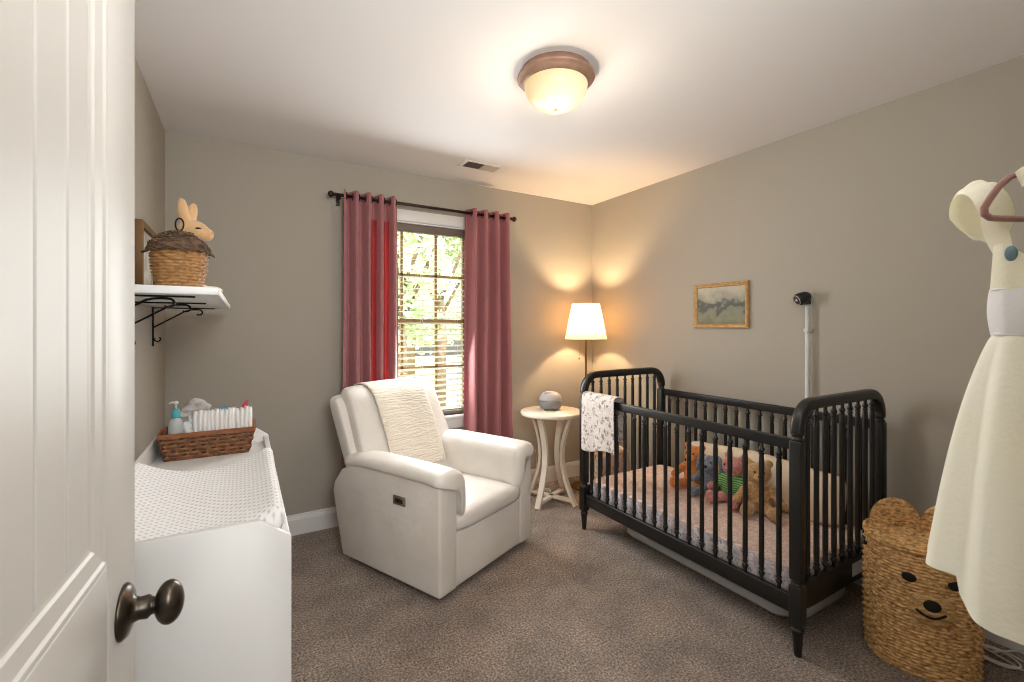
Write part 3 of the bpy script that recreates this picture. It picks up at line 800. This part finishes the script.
# ------------------------------------------------------------------ floor lamp
fl = thing('floor_lamp', 'brass floor lamp with lit cream drum shade in the corner', 'floor lamp', (2.455, 2.955, 0))
MB().lathe([(.001, 0), (.128, 0), (.130, .008), (.122, .018), (.09, .030), (.035, .042), (.016, .055), (.001, .056)], 48).build('base', M_brass, fl)
MB().lathe([(.0085, .05), (.0085, .60), (.012, .605), (.012, .62), (.0085, .625), (.0085, 1.22), (.014, 1.225), (.014, 1.25), (.009, 1.255), (.009, 1.29)], 16).build('pole', M_brass, fl)
g = MB(); R0 = [(.172, 1.228), (.113, 1.520), (.1105, 1.520), (.1695, 1.228), (.172, 1.228)]
g.sheet = True
g.loft([[(r*math.cos(2*PI*j/64), r*math.sin(2*PI*j/64), z) for j in range(64)] for r, z in [(.172, 1.228), (.1425, 1.374), (.113, 1.520)]], False)
g.build('lamp_shade', M_shade, fl)
for r, z in ((.172, 1.228), (.113, 1.520)): MB().tube([(r*math.cos(2*PI*j/48), r*math.sin(2*PI*j/48), z) for j in range(48)], .0028, 6, closed=True).build('shade_ring', M_linen, fl)
g = MB()
for k in range(3):
    a = 2*PI*k/3; g.tube([(.009*math.cos(a), .009*math.sin(a), 1.27), (.167*math.cos(a), .167*math.sin(a), 1.236)], .0018, 5)
g.build('spider', M_brass, fl)
g = MB(); dx, dy = -.862*.055+.0, .507*.055
g.tube([(dx*.7, dy*.7, 1.25), (dx, dy, 1.24), (dx, dy, 1.07)], .0011, 5).ell((dx, dy, 1.065), (.006, .006, .008)); g.build('pull_chain', M_brass, fl)
MB().ell((0, 0, 1.345), (.027, .027, .038)).build('bulb', mat('bulb', (255, 240, 210), .4, emis=(255, 200, 130), estr=12), fl)

# ------------------------------------------------------------------ patterned bin behind the crib
fb = thing('fabric_bin', 'pink floral fabric toy bin on the floor behind the crib end', 'bin', (2.375, 2.61, 0), .02)
g = MB(); rings = []
for i in range(16):
    t = i/15; z = .40*t; k = 1+.02*math.sin(PI*t)
    r = []
    for j in range(48):
        a = 2*PI*j/48; r.append((.155*k*math.copysign(abs(math.cos(a))**.5, math.cos(a)), .11*k*math.copysign(abs(math.sin(a))**.5, math.sin(a)), z+(.012*math.sin(3*a) if t > .9 else 0)))
    rings.append(r)
for s_ in (.93, .9): rings.append([(x*s_, y*s_, z-(.01 if s_ < .92 else 0)) for x, y, z in rings[15]])
rings.append([(x*.88, y*.88, .3) for x, y, z in rings[15]])
g.loft(rings); g.build('body', M_binf, fb)
g = MB()
g.tube([(-.155, -.0, .33), (-.165, 0, .30), (-.165, .03, .27), (-.165, .06, .30), (-.157, .06, .33)], .005, 6); g.build('handle', M_linen, fb)

# ------------------------------------------------------------------ crib
CX0, CX1, CY0, CY1 = 1.93, 2.66, 1.0, 2.34
cr = thing('crib', 'black spindle crib with arched ends against the right wall', 'crib', (CX0, CY0, 0))
W, Lc = CX1-CX0, CY1-CY0
def post():
    g = MB(); h = .024
    g.box(-h, h, -h, h, .125, .286, .004, 3)
    g.lathe([(.001, .284), (.022, .284), (.0235, .289), (.022, .294), (.018, .297), (.0225, .302), (.0225, .308), (.001, .308)], 20)
    g.box(-h, h, -h, h, .306, .872, .008, 3)
    g.lathe([(.001, .870), (.021, .870), (.0245, .876), (.021, .882), (.017, .886), (.0235, .893), (.025, .900), (.022, .905), (.001, .906)], 20)
    g.lathe([(.001, .0), (.0125, .0), (.014, .004), (.021, .098), (.024, .104), (.0245, .110), (.021, .114), (.018, .118), (.0225, .123), (.0225, .128), (.001, .128)], 20)
    return g
p0 = post().build('post', M_black, cr)
for x, y in ((W, 0), (0, Lc), (W, Lc)): dup_part(p0, cr, (x, y, 0))
def arch(y):
    g = MB(); R = .105; zt = 1.012; P = [(0, y, .900), (0, y, .905)]
    for i in range(9):
        a = PI-PI/2*i/8; P.append((R+R*math.cos(a), y, zt-R+R*math.sin(a)))
    for i in range(9):
        a = PI/2-PI/2*i/8; P.append((W-R+R*math.cos(a), y, zt-R+R*math.sin(a)))
    P += [(W, y, .905), (W, y, .900)]
    # rounded-square section
    pts = [Vector(p) for p in P]; rings = []
    for i in range(len(pts)):
        t = (pts[min(i+1, len(pts)-1)]-pts[max(i-1, 0)]).normalized(); b = Vector((0, 1, 0)); a = t.cross(b)
        ring = []
        for k in range(20):
            an = 2*PI*k/20; c, s = math.cos(an), math.sin(an)
            ring.append(pts[i]+a*.0235*math.copysign(abs(c)**.6, c)+b*.024*math.copysign(abs(s)**.6, s))
        rings.append(ring)
    g.loft(rings); return g
for y in (0, Lc): arch(y).build('end_arch', M_black, cr)
ZR0, ZR1 = .83, .876
for x, nm in ((0, 'front_rail'), (W, 'back_rail')):
    MB().box(x-.012, x+.012, .02, Lc-.02, ZR0, ZR1, .005, 3).build('top_rail', M_black, cr)
    MB().box(x-.012, x+.012, .02, Lc-.02, .165, .238, .004, 2).build('bottom_rail', M_black, cr)
for y in (0, Lc):
    poly = [(.02, .19), (.06, .178), (.12, .176), (W-.12, .176), (W-.06, .178), (W-.02, .19), (W-.02, .285), (.02, .285)]
    MB().prism(poly, y-.012, y+.012, 'y', .004, 2).build('end_rail', M_black, cr)
def spindle(z0, z1):
    h = z1-z0; prof = [(.001, z0-.004), (.0075, z0-.004), (.0075, z0+.012)]
    def end(flip):
        seq = [(.0085, .018), (.0128, .026), (.0134, .031), (.0095, .038), (.008, .041), (.0128, .047), (.0085, .053), (.0098, .06), (.0112, .085)]
        return [(r, (z1-d if flip else z0+d)) for r, d in seq]
    prof += end(False)+[(.0102, z0+.5*h)]+end(True)[::-1]+[(.0075, z1-.012), (.0075, z1+.004), (.001, z1+.004)]
    return MB().lathe(prof, 12)
s0 = None
for x in (0, W):
    for k in range(17):
        y = Lc*(k+1)/18
        if s0 is None: s0 = spindle(.238, ZR0).build('spindle', M_black, cr, (x, y, 0))
        else: dup_part(s0, cr, (x, y, 0))
s1 = None
for y in (0, Lc):
    for k in range(9):
        x = W*(k+1)/10
        if s1 is None: s1 = spindle(.285, .990).build('spindle', M_black, cr, (x, y, 0))
        else: dup_part(s1, cr, (x, y, 0))
MB().box(.43, .53, -.0135, -.0118, .205, .262).build('label_sticker', M_label, cr)
MB().box(.02, W-.02, .02, Lc-.02, .205, .222).build('mattress_support', M_black, cr)
# mattress
mt = thing('crib_mattress', 'crib mattress in a pink floral sheet inside the black crib', 'mattress', (CX0, CY0, .2225))
g = MB(); rings = []
def mring(z, ins):
    r = []; a, b, rad = W/2-.022-ins, Lc/2-.022-ins, .05
    for (sx, sy, a0) in ((1, 1, 0), (-1, 1, PI/2), (-1, -1, PI), (1, -1, 3*PI/2)):
        for i in range(7):
            an = a0+PI/2*i/6; r.append((W/2+sx*(a-rad)+rad*math.cos(an), Lc/2+sy*(b-rad)+rad*math.sin(an), z))
    return r
MB().loft([mring(0, .004), mring(.006, 0), mring(.09, 0), mring(.10, .003)]).build('side', M_matside, mt)
MB().loft([mring(.0985, .002), mring(.106, .008), mring(.110, .022), mring(.112, .06)]).build('sheet', M_mattop, mt)
# floor mat beneath
g = MB(); 
def fr(z, ins):
    r = []; x0, x1, y0, y1, rad = 2.10+ins, 2.66-ins, 1.10+ins, 2.20-ins, .13
    for (cx, cy, a0) in ((x1-rad, y1-rad, 0), (x0+rad, y1-rad, PI/2), (x0+rad, y0+rad, PI), (x1-rad, y0+rad, 3*PI/2)):
        for i in range(9):
            an = a0+PI/2*i/8; r.append((cx+rad*math.cos(an), cy+rad*math.sin(an), z+.004*math.sin(5*an)))
    return r
g.loft([fr(.006, .012), fr(.012, .0), fr(.04, .0), fr(.052, .012), fr(.056, .04)])
tag(g.build('floor_mat', M_mat, None), 'pale grey padded mat lying on the carpet under the crib', 'mat')
# pillow along the back
g = MB(); rings = []
for i in range(25):
    t = i/24; y = 1.09+.93*t; e = math.sin(PI*min(1, max(0, t)))**.16 if 0 < t < 1 else .12
    r = []
    for j in range(28):
        a = 2*PI*j/28; c, s = math.cos(a), math.sin(a)
        xx = .062*math.copysign(abs(c)**.75, c)*e; zz = .128*math.copysign(abs(s)**.7, s)*(.75+.25*e)
        lean = .22*zz
        r.append((2.545+xx+lean, y+.006*math.sin(5*zz*30), .466+zz+.008*math.sin(3*y*3)))
    rings.append(r)
tag(g.loft(rings).build('pillow', M_linen, None, sub=1), 'long cream pillow leaning on the back spindles of the crib', 'pillow')
# muslin over the front rail
def musl(u, w):
    yy = 1.02+.345*u      # world y minus CY0, from rail toward the post
    s_ = w*.78
    over = .345
    wav = .006*math.sin(u*13+1)*(1 if w < .4 else .5)
    if s_ < .33:
        z = .566+s_*1.0 - .03*(u)*(1-w) + .012*math.sin(u*7)*(1-s_/.33); x = -.040+wav*(1-s_/.33)
        if s_ > .29: x += (s_-.29)*.1
    elif s_ < .40:
        a = (s_-.33)/.07*PI; x = -.0-.036*math.cos(a); z = .896+.012*math.sin(a)
    else:
        z = .896-(s_-.40)*.7; x = .036+wav
    if u > .78:   # passes round the post
        k = (u-.78)/.22
        if s_ >= .36: x = min(x, .036+.0*k)
    return (x, yy, z)
g = MB(); g.grid(lambda u, w: musl(u*.86, w), 26, 50)
g2 = MB()
tag(g.build('muslin_blanket', M_muslin, None, (CX0, CY0, 0), solid=.006, sub=1), 'white muslin blanket with grey flowers hung over the left end of the crib rail', 'blanket')

# ------------------------------------------------------------------ plush toys
def plush(name, label, cat, loc, rz, fur, sc, kind, lean=0):
    t = thing(name, label, cat, loc, rz); t.scale = (sc, sc, sc)
    g = MB()
    g.ell((0, 0, .075), (.058, .050, .078)).ell((0, -.006, .12), (.045, .04, .05))
    hz = .190
    if kind != 'puppy': g.ell((0, -.012, hz), (.056, .050, .050))
    else: g.ell((0, -.012, hz), (.048, .05, .046)).ell((0, -.058, hz-.014), (.030, .036, .028))
    for s_ in (-1, 1):
        for k in range(6):
            u = k/5; g.ell((s_*(.048+.045*u), -.012-.045*u, .122-.055*u), (.021, .021, .021), n=10, m=6)
            g.ell((s_*(.034+.025*u), -.03-.085*u, .028), (.027, .026, .027), n=10, m=6)
        g.ell((s_*.060, -.118, .036), (.026, .018, .034))
        if kind == 'bear': g.ell((s_*.043, .0, hz+.044), (.021, .012, .021))
        if kind == 'pig': g.ell((s_*.036, -.004, hz+.046), (.014, .010, .024), ('Y', s_*.4))
    g.build('body', fur, t, remesh=.0062, smoothit=3)
    if kind == 'puppy':
        for s_ in (-1, 1):
            e = MB()
            for k in range(7):
                u = k/6; e.ell((s_*(.038+.030*math.sin(u*1.6)), .004-.01*u, hz+.034-.075*u*u), (.012+.005*u, .020, .016), n=10, m=6)
            e.build('ear', fur, t, remesh=.006)
    if kind == 'bear':
        MB().ell((0, -.058, hz-.012), (.025, .018, .020)).build('muzzle', M_muzz, t)
        MB().ell((0, -.076, hz-.004), (.008, .005, .006)).build('nose', M_eye, t)
    elif kind == 'puppy': MB().ell((0, -.094, hz-.008), (.010, .006, .008)).build('nose', M_eye, t)
    else: MB().ell((0, -.062, hz-.008), (.012, .008, .010)).build('nose', M_pinkf, t)
    for s_ in (-1, 1): MB().ell((s_*.020, -.059 if kind != 'puppy' else -.060, hz+.012), (.005, .004, .005), n=10, m=6).build('eye', M_eye, t)
    if kind == 'pig':
        g = MB(); g.ell((0, 0, .078), (.063, .055, .070)).ell((0, -.005, .12), (.050, .045, .048))
        for s_ in (-1, 1):
            for k in range(4):
                u = k/5; g.ell((s_*(.048+.045*u), -.012-.045*u, .122-.055*u), (.025, .025, .025), n=10, m=6)
        g.build('shirt', M_stripe, t, remesh=.006, smoothit=3)
    t.rotation_euler = (lean, 0, rz)
    return t
MZ = .2225+.1125
plush('teddy_bear', 'orange teddy bear, leftmost of the soft toys in the crib', 'soft toy', (2.40, 1.855, MZ), math.radians(-80), M_orange, 1.08, 'bear', -.06)
plush('plush_puppy', 'grey-blue floppy-eared soft toy beside the orange teddy bear', 'soft toy', (2.385, 1.735, MZ), math.radians(-70), M_bluef, .98, 'puppy', -.06)
plush('plush_piglet_toy'.replace('_piglet_toy', '_pig'), 'pink soft toy in a green striped shirt', 'soft toy', (2.385, 1.585, MZ), math.radians(-85), M_pinkf, 1.08, 'pig', -.06)
plush('teddy_bear', 'fluffy tan teddy bear, rightmost of the soft toys in the crib', 'soft toy', (2.375, 1.43, MZ), math.radians(-55), M_tanf, 1.12, 'bear', -.06)

# ------------------------------------------------------------------ bear hamper
HX, HY = 2.362, .753
HA = math.atan2(-.49, -.87)       # facing direction angle
hp = thing('laundry_hamper', 'woven bear-face laundry hamper with lid and round ears', 'hamper', (HX, HY, 0), HA+PI/2)
# local: -y is the face, x along the long axis
A_, B_, HH = .180, .165, .468
def hs(a, z, d_=0, k=1.0):
    c, s = math.cos(a), math.sin(a)
    t = z/HH; bulge = .97+.035*math.sin(PI*min(1, t*.9+.05))
    e = .85
    return ((A_*bulge*k+d_)*math.copysign(abs(c)**e, c), (B_*bulge*k+d_)*math.copysign(abs(s)**e, s), z)
g = weave(MB(), None, .0, HH, 44, 38, .0100, shape=hs)
g.loft([[hs(2*PI*j/48, .0, -.003) for j in range(48)], [hs(2*PI*j/48, .004, -.003) for j in range(48)]])
g.build('body', M_wick, hp)
g = MB()
for k, (zz, rr) in enumerate(((HH+.002, .0065), (HH+.012, .006))):
    P = []
    for j in range(160):
        a = 2*PI*j/160; x, y, z = hs(a, HH, .0); P.append((x, y, zz+.0015*math.sin(40*a+k*PI)))
    g.tube(P, rr, 7, closed=True)
# lid surface: concentric woven rings, gently domed
rings = []
for i in range(60):
    t = 1-i/59*.97; kk = int(i/3)
    ring = []
    for j in range(160):
        a = 2*PI*j/160; x, y, z = hs(a, HH)
        ring.append((x*t, y*t, HH+.010+.016*(1-t*t)+.0035*math.sin(PI*(i/3.0))*(.5+.5*math.cos(PI*(j/4*1.0+kk)))))
    rings.append(ring)
g.loft(rings); lid = g.build('lid', M_wick, hp)
for s_ in (-1, 1):
    g = MB()
    R_, n = .076, 30; EX = -.066 if s_ < 0 else .098; rings = []
    for i in range(26):
        r = R_*i/25; ring = []
    # front/back faces of a half disc with woven relief
    def ear(u, w, side):
        r = R_*(.04+.96*w); a = PI*(-.08+1.16*u); k = int(w*12); rel = .003*math.sin(PI*(w*12-k))*(.5+.5*math.cos(PI*(u*26+k)))
        th = .012*math.sqrt(max(0, 1-w**6))+rel
        return (EX+r*math.cos(a), .055+side*th+.004, HH+.030+r*math.sin(a)*1.28)
    g.grid(lambda u, w: ear(u, w, -1), 78, 36); g.grid(lambda u, w: ear(u, w, 1), 78, 36)
    g.tube([(EX+R_*math.cos(a), .059, HH+.030+R_*1.28*math.sin(a)) for a in [PI*(-.08+1.16*i/40) for i in range(41)]], .0105, 8)
    g.build('ear', M_wick, lid)
def onface(x, z, off):
    # point on the front surface at local x
    c = max(-1, min(1, (abs(x)/(A_*1.0))))**(1/.85); a = -math.acos(math.copysign(c, x)); X, Y, Z = hs(a, z, off); return Vector((x, Y, z))
def facedisc(cx, cz, rx, rz, off, dome=.003):
    g = MB(); rings = []
    for i in range(9):
        t = 1-i/8*.98
        rings.append([onface(cx+rx*t*math.cos(2*PI*j/32), cz+rz*t*math.sin(2*PI*j/32), off+dome*(1-t*t)) for j in range(32)])
    base = [onface(cx+rx*math.cos(2*PI*j/32), cz+rz*math.sin(2*PI*j/32), -.004) for j in range(32)]
    return g.loft([base]+rings)
M_felt = mat('felt_black', (22, 20, 20), .85, bump=.3, bscale=200)
for s_ in (-1, 1): facedisc(s_*.066+.003, .374, .0215, .0165, .005).build('eye', M_felt, hp)
mz = facedisc(0, .272, .070, .062, .006, .010).build('muzzle', mat('wicker_muzzle', (172, 124, 70), .6, col2=(240, 200, 138), nscale=30, nstretch=(1, 1, 3), ramp=(.3, .7), bump=1, bscale=160, bdist=.01), hp)
facedisc(0, .291, .026, .021, .017).build('nose', M_felt, hp)
g = MB(); g.tube([onface(-.046+.086*t, .266-.016*math.sin(PI*t), .0125+.009*math.sin(PI*t)) for t in [i/20 for i in range(21)]], .0042, 8); g.build('mouth', M_felt, hp)
for s_ in (-1, 1):
    x, y, z = hs(0 if s_ > 0 else PI, .428)
    MB().box(x-.006, x+.006, -.03, .03, .414, .436, .004).build('handle_hole', M_dark, hp)

# cable by the hamper
g = MB(); P = [(2.727, .30, .30), (2.722, .36, .15), (2.70, .44, .09), (2.66, .52, .05), (2.60, .60, .02)]
for i in range(64):
    a = i/63*5*PI+1.0; P.append((2.605+.055*math.cos(a)+.012*math.sin(a*.4), .585+(.075+.012*math.sin(a*.37))*math.sin(a), .006+.008*i/63))
P += [(2.66, .72, .01), (2.69, .86, .008), (2.71, .93, .02)]
g.tube(P, .0036, 7)
tag(g.build('power_cord', M_cable, None), 'white cord looped on the carpet right of the bear hamper', 'cord')

# ------------------------------------------------------------------ right wall: painting, camera pole
pf = thing('framed_painting', 'small gold-framed misty landscape painting on the right wall', 'painting', (XR, 1.909, 1.472))
g = MB(); hw, hh = .202, .1505
prof = [(0, 0), (0, -.016), (.004, -.021), (.010, -.022), (.016, -.018), (.022, -.016), (.026, -.012), (.028, -.008)]
rings = []
for ins, dep in prof: rings.append([(dep, -hw+ins, -hh+ins), (dep, hw-ins, -hh+ins), (dep, hw-ins, hh-ins), (dep, -hw+ins, hh-ins)])
g.loft(rings, False, smooth=False); g.build('frame', M_gold, pf)
MB().box(-.009, -.001, -hw+.024, hw-.024, -hh+.024, hh-.024).build('canvas', M_paint, pf)

bm_ = thing('baby_monitor', 'black baby monitor camera on a white pole by the wall', 'camera', (XR-.028, 1.355, 0))
MB().lathe([(.001, .131), (.0115, .131), (.0115, 1.462), (.001, 1.463)], 20).build('pole', M_pole, bm_)
g = MB(); g.box(-.016, .027, -.012, .012, 1.30, 1.32, .002).box(-.016, .027, -.012, .012, .6, .62, .002); g.build('clip', M_pole, bm_)
cam_dir = Vector((-.62, .38, -.30)).normalized()
q = cam_dir.to_track_quat('Z', 'Y').to_matrix().to_4x4()
HM = Matrix.Translation((-.022, .012, 1.492)) @ q @ Matrix.Scale(1.15, 4)
g = MB(); g.lathe([(.001, -.03), (.018, -.03), (.026, -.018), (.029, .0), (.030, .022), (.027, .030), (.018, .032), (.001, .032)], 28, M=HM)
g.lathe([(.001, 1.455), (.016, 1.455), (.018, 1.462), (.016, 1.48), (.012, 1.495), (.001, 1.496)], 18); hd = g.build('camera_head', M_dark, bm_)
g = MB(); g.tube([HM @ Vector((.024*math.cos(a), .024*math.sin(a), .0325)) for a in [2*PI*i/24 for i in range(24)]], .002, 6, closed=True)
g.ell(HM @ Vector((0, 0, .030)), (.009, .009, .009)); g.build('lens', M_greyl, hd)
g = MB(); g.tube([HM @ Vector((.0, .02+.0*i, -.02)) for i in range(1)]+[Vector((.0, -.02, 1.525)), Vector((.006, -.03, 1.50)), Vector((.010, -.018, 1.47)), Vector((.012, -.005, 1.43))], .002, 6); g.build('cord', M_cable, hd)

# ------------------------------------------------------------------ dress on a hanger at the right
U = Vector((.8616, -.5075, 0)); D = Vector((.5075, .8616, 0))      # dress axes: across, depth
drl = U*.982+D*.80
yaw = math.atan2(U.y, U.x)
hk = thing('wall_hook', 'black metal wall hook holding the hanger with the dress', 'hook', (drl.x, YF, 1.655))
ly = drl.y-YF
MB().box(-.02, .02, 0, .006, -.05, .03, .002).build('plate', M_hook, hk)
MB().tube([(0, .004, -.02), (0, ly*.5, -.022), (0, ly-.02, -.021), (0, ly+.012, -.012), (0, ly+.020, .006)], .006, 10).build('hook_arm', M_hook, hk)
MB().ell((0, ly+.021, .012), (.010, .010, .010)).build('tip', M_hook, hk)
hg = thing('clothes_hanger', 'dusty pink velvet clothes hanger inside the yellow dress', 'hanger', (drl.x, drl.y, 1.62), yaw)
g = MB()
g.tube([(.016*math.cos(a), 0, .029+.016*math.sin(a)) for a in [PI*1.05-PI*1.4*i/14 for i in range(15)]]+[(.0, 0, .012), (0, 0, -.008)], .0028, 8); g.build('hook', M_brass, hg)
g = MB()
P = [(0, 0, -.006), (-.04, 0, -.009), (-.08, 0, -.015), (-.108, 0, -.026), (-.128, 0, -.044), (-.144, 0, -.066), (-.152, 0, -.080), (-.151, 0, -.091), (-.142, 0, -.097), (-.12, 0, -.0985), (-.06, 0, -.099), (0, 0, -.099)]
P2 = P+[(-x, y, z) for x, y, z in P[::-1][1:-1]]
g.tube(P2, .0058, 10, closed=True); g.build('frame', M_hanger, hg)
ds = thing('baby_dress', 'pale yellow puff-sleeved baby dress with white bodice hanging at right', 'dress', (drl.x, drl.y, 0), yaw)
def skirt(u, w):
    a = 2*PI*u; c, s = math.cos(a), math.sin(a)
    k = w**.80
    hx = .126+(.212-.126)*k*(1.42-.42*k); hy = .050+(.145-.050)*k
    fold = 1+(.030+.034*k*(1-k*.55))*math.sin(11*a+1.2)*(.35+.65*min(1, w*3+.1))+.02*math.sin(5*a+.4)*k
    z = 1.318-(.424+.082*max(0, -s)**.30)*w
    return (hx*c*fold, hy*s*fold, z)
g = MB(); g.sheet = True; g.grid(lambda u, w: skirt(u, w), 180, 34); g.build('skirt', M_dress, ds)
def bod(u, w):
    a = 2*PI*u; c, s = math.cos(a), math.sin(a)
    hx = .126+.003*w+.003*math.sin(PI*w); hy = .048+.006*math.sin(PI*w); return (hx*c*(1+.008*math.sin(14*a)), hy*math.copysign(abs(s)**.8, s), 1.316+.082*w)
g = MB(); g.sheet = True; g.grid(bod, 72, 10); g.build('bodice', M_dressw, ds)
def yoke(u, w):
    a = 2*PI*u; c, s = math.cos(a), math.sin(a)
    hx = .130-.002*w; hy = .045-.010*w; return (hx*c, hy*math.copysign(abs(s)**.8, s), 1.396+.022*w+.058*w*abs(c)**2.2)
g = MB(); g.sheet = True; g.grid(yoke, 96, 12); g.build('yoke', M_dressc, ds)
for nm, z, hx, hy, r in (('waistband', 1.318, .1255, .048, .004), ('seam_piping', 1.397, .1300, .046, .0022)):
    MB().tube([(hx*math.cos(a), hy*math.sin(a), z) for a in [2*PI*i/60 for i in range(60)]], r, 7, closed=True).build(nm, M_dressw, ds)
for x in (-.121, .121): MB().ell((x, -.015, 1.458), (.0085, .005, .0135), ('Z', -.5 if x < 0 else .5)).build('button', M_button, ds)
for s_ in (-1, 1):
    # puffed cap sleeve: gathered at the shoulder, open at the cuff
    def slv(u, w):
        a = 2*PI*u; ca, sa = math.cos(a), math.sin(a)
        cx, cz = -.064-.070*w, 1.556-.016*w
        rz = (.024+.032*math.sin(PI*min(1, .06+.80*w))**.8)*(1+.06*math.sin(10*a+2)*math.sin(PI*w)); ry = .018+.026*math.sin(PI*min(1, .05+.85*w))
        return (s_*(cx+.012*(-ca)*(1-.4*w)+.03*max(0, -ca)*w), .056+ry*sa, cz+rz*ca)
    g = MB(); g.sheet = True; g.grid(slv, 60, 20); g.build('sleeve', M_dress, ds)
    # gathered shoulder and neck edge
    g = MB(); g.sheet = True
    g.grid(lambda u, w: (s_*(-.118+.112*w), -.030+.012*u+.006*math.sin(9*w*PI)*(1-u), 1.566+.045*w+u*(.030+.018*w)+.003*math.sin(14*w)), 10, 24); g.build('shoulder', M_dressc, ds)
    g = MB(); g.sheet = True
    g.grid(lambda u, w: (s_*(-.118+.034*u-.016*math.sin(PI*w)*(1-u)), .012+.020*w, 1.452+.115*w), 6, 12); g.build('strap', M_dress, ds)

# ------------------------------------------------------------------ outside
struct(MB().box(-14, 22, YB+T+.05, 30, -.75, -.7).build('ground', M_lawn))
def tree(x, y, h, r, label, lm, seed, n=2600):
    rnd = random.Random(seed); t = thing('leafy_tree', label, 'tree', (x, y, -.7), 0, 'trees outside the window')
    g = MB(); g.tube([(0, 0, 0), (.05, 0, h*.3), (-.04, .05, h*.6), (0, 0, h*.85)], lambda s: .16*(1-.7*s), 9)
    for k in range(5):
        a = k*1.3; g.tube([(0, 0, h*.35+.1*k), (r*.4*math.cos(a), r*.4*math.sin(a), h*.5+.1*k), (r*.7*math.cos(a), r*.7*math.sin(a), h*.62+.1*k)], .04, 6)
    g.build('trunk', M_bark, t)
    blobs = [(rnd.uniform(-.6, .6)*r, rnd.uniform(-.5, .5)*r, h*rnd.uniform(.3, .92), r*rnd.uniform(.35, .6)) for _ in range(12)]
    vs = []; fs = []
    for i in range(n):
        bx, by, bz, br = rnd.choice(blobs)
        dv = Vector((rnd.gauss(0, 1), rnd.gauss(0, 1), rnd.gauss(0, 1))).normalized()*br*rnd.uniform(.6, 1.02)
        c = Vector((bx, by, bz))+dv; e1 = Vector((rnd.gauss(0, 1), rnd.gauss(0, 1), rnd.gauss(0, 1))).normalized(); e2 = e1.orthogonal().normalized(); s_ = rnd.uniform(.07, .14)
        o_ = len(vs); vs += [c-e1*s_, c+e2*s_*.5, c+e1*s_, c-e2*s_*.5]; fs.append((o_, o_+1, o_+2, o_+3))
    g = MB(); g.sheet = True; g.add(vs, fs, False); g.build('crown', lm, t)
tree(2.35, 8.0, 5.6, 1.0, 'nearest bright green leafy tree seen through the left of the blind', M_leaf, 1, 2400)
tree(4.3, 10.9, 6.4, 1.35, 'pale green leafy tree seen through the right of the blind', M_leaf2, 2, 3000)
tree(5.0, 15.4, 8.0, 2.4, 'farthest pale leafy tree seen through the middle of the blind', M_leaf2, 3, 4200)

# ------------------------------------------------------------------ light
def lamp(kind, name, loc, power, col, **kw):
    l = bpy.data.lights.new(name, kind); l.energy = power; l.color = col
    for k, v_ in kw.items():
        if k != 'rot': setattr(l, k, v_)
    o = bpy.data.objects.new(name, l); COL.objects.link(o); o.location = loc
    if 'rot' in kw: o.rotation_euler = kw['rot']
    return o
lamp('POINT', 'floor_lamp_bulb', (2.455, 2.955, 1.405), 40, (1, .68, .38), shadow_soft_size=.03)
lamp('POINT', 'ceiling_bulb', (1.17, 1.61, H-.21), 9, (1, .84, .64), shadow_soft_size=.09)
# photographer's flash bounced off the ceiling, and an unseen fill lamp added in the hall
lamp('AREA', 'bounce_flash', (.50, -.06, 1.92), 32, (1, 1, 1), shape='RECTANGLE', size=.8, size_y=.35, rot=(math.radians(138), 0, math.radians(-4)))
lamp('AREA', 'hall_fill', (.3, -.7, 1.75), 36, (1, 1, 1), shape='RECTANGLE', size=.9, size_y=1.0, rot=(math.radians(74), 0, math.radians(-50)))
lamp('AREA', 'window_daylight', (1.18, YB-.17, 1.42), 25, (.96, .99, 1), shape='RECTANGLE', size=.50, size_y=1.25, rot=(math.radians(-74), 0, 0))
lamp('SUN', 'sun', (0, 0, 10), 9, (1, .96, .86), angle=.01, rot=(math.radians(48), 0, math.radians(30)))
wd = bpy.data.worlds.new('sky'); S.world = wd; wd.use_nodes = True
N = wd.node_tree.nodes; L = wd.node_tree.links
sk = N.new('ShaderNodeTexSky'); sk.sky_type = 'NISHITA'; sk.sun_elevation = math.radians(42); sk.sun_rotation = math.radians(200); sk.sun_disc = False; sk.air_density = 1.4; sk.dust_density = 4
bg = N['Background']; bg.inputs['Strength'].default_value = 1.45
hsv = N.new('ShaderNodeHueSaturation'); hsv.inputs['Saturation'].default_value = .45
L.new(sk.outputs[0], hsv.inputs['Color']); L.new(hsv.outputs[0], bg.inputs['Color'])

# ------------------------------------------------------------------ camera
cd = bpy.data.cameras.new('camera'); cam = bpy.data.objects.new('camera', cd); COL.objects.link(cam)
cd.lens = 16; cd.sensor_width = 36; cd.shift_y = -14.5/1024; cd.clip_start = .02
cam.location = (0, 0, 1.332); cam.rotation_euler = (PI/2, 0, math.radians(-30.5))
cd.dof.use_dof = True; cd.dof.focus_distance = 2.7; cd.dof.aperture_fstop = 8
S.camera = cam
S.view_settings.view_transform = 'Standard'; S.view_settings.look = 'None'; S.view_settings.exposure = 0
try: S.cycles.use_denoising = True; S.cycles.filter_width = 1.0; S.cycles.max_bounces = 10; S.cycles.diffuse_bounces = 6; S.cycles.sample_clamp_indirect = 8
except Exception: pass
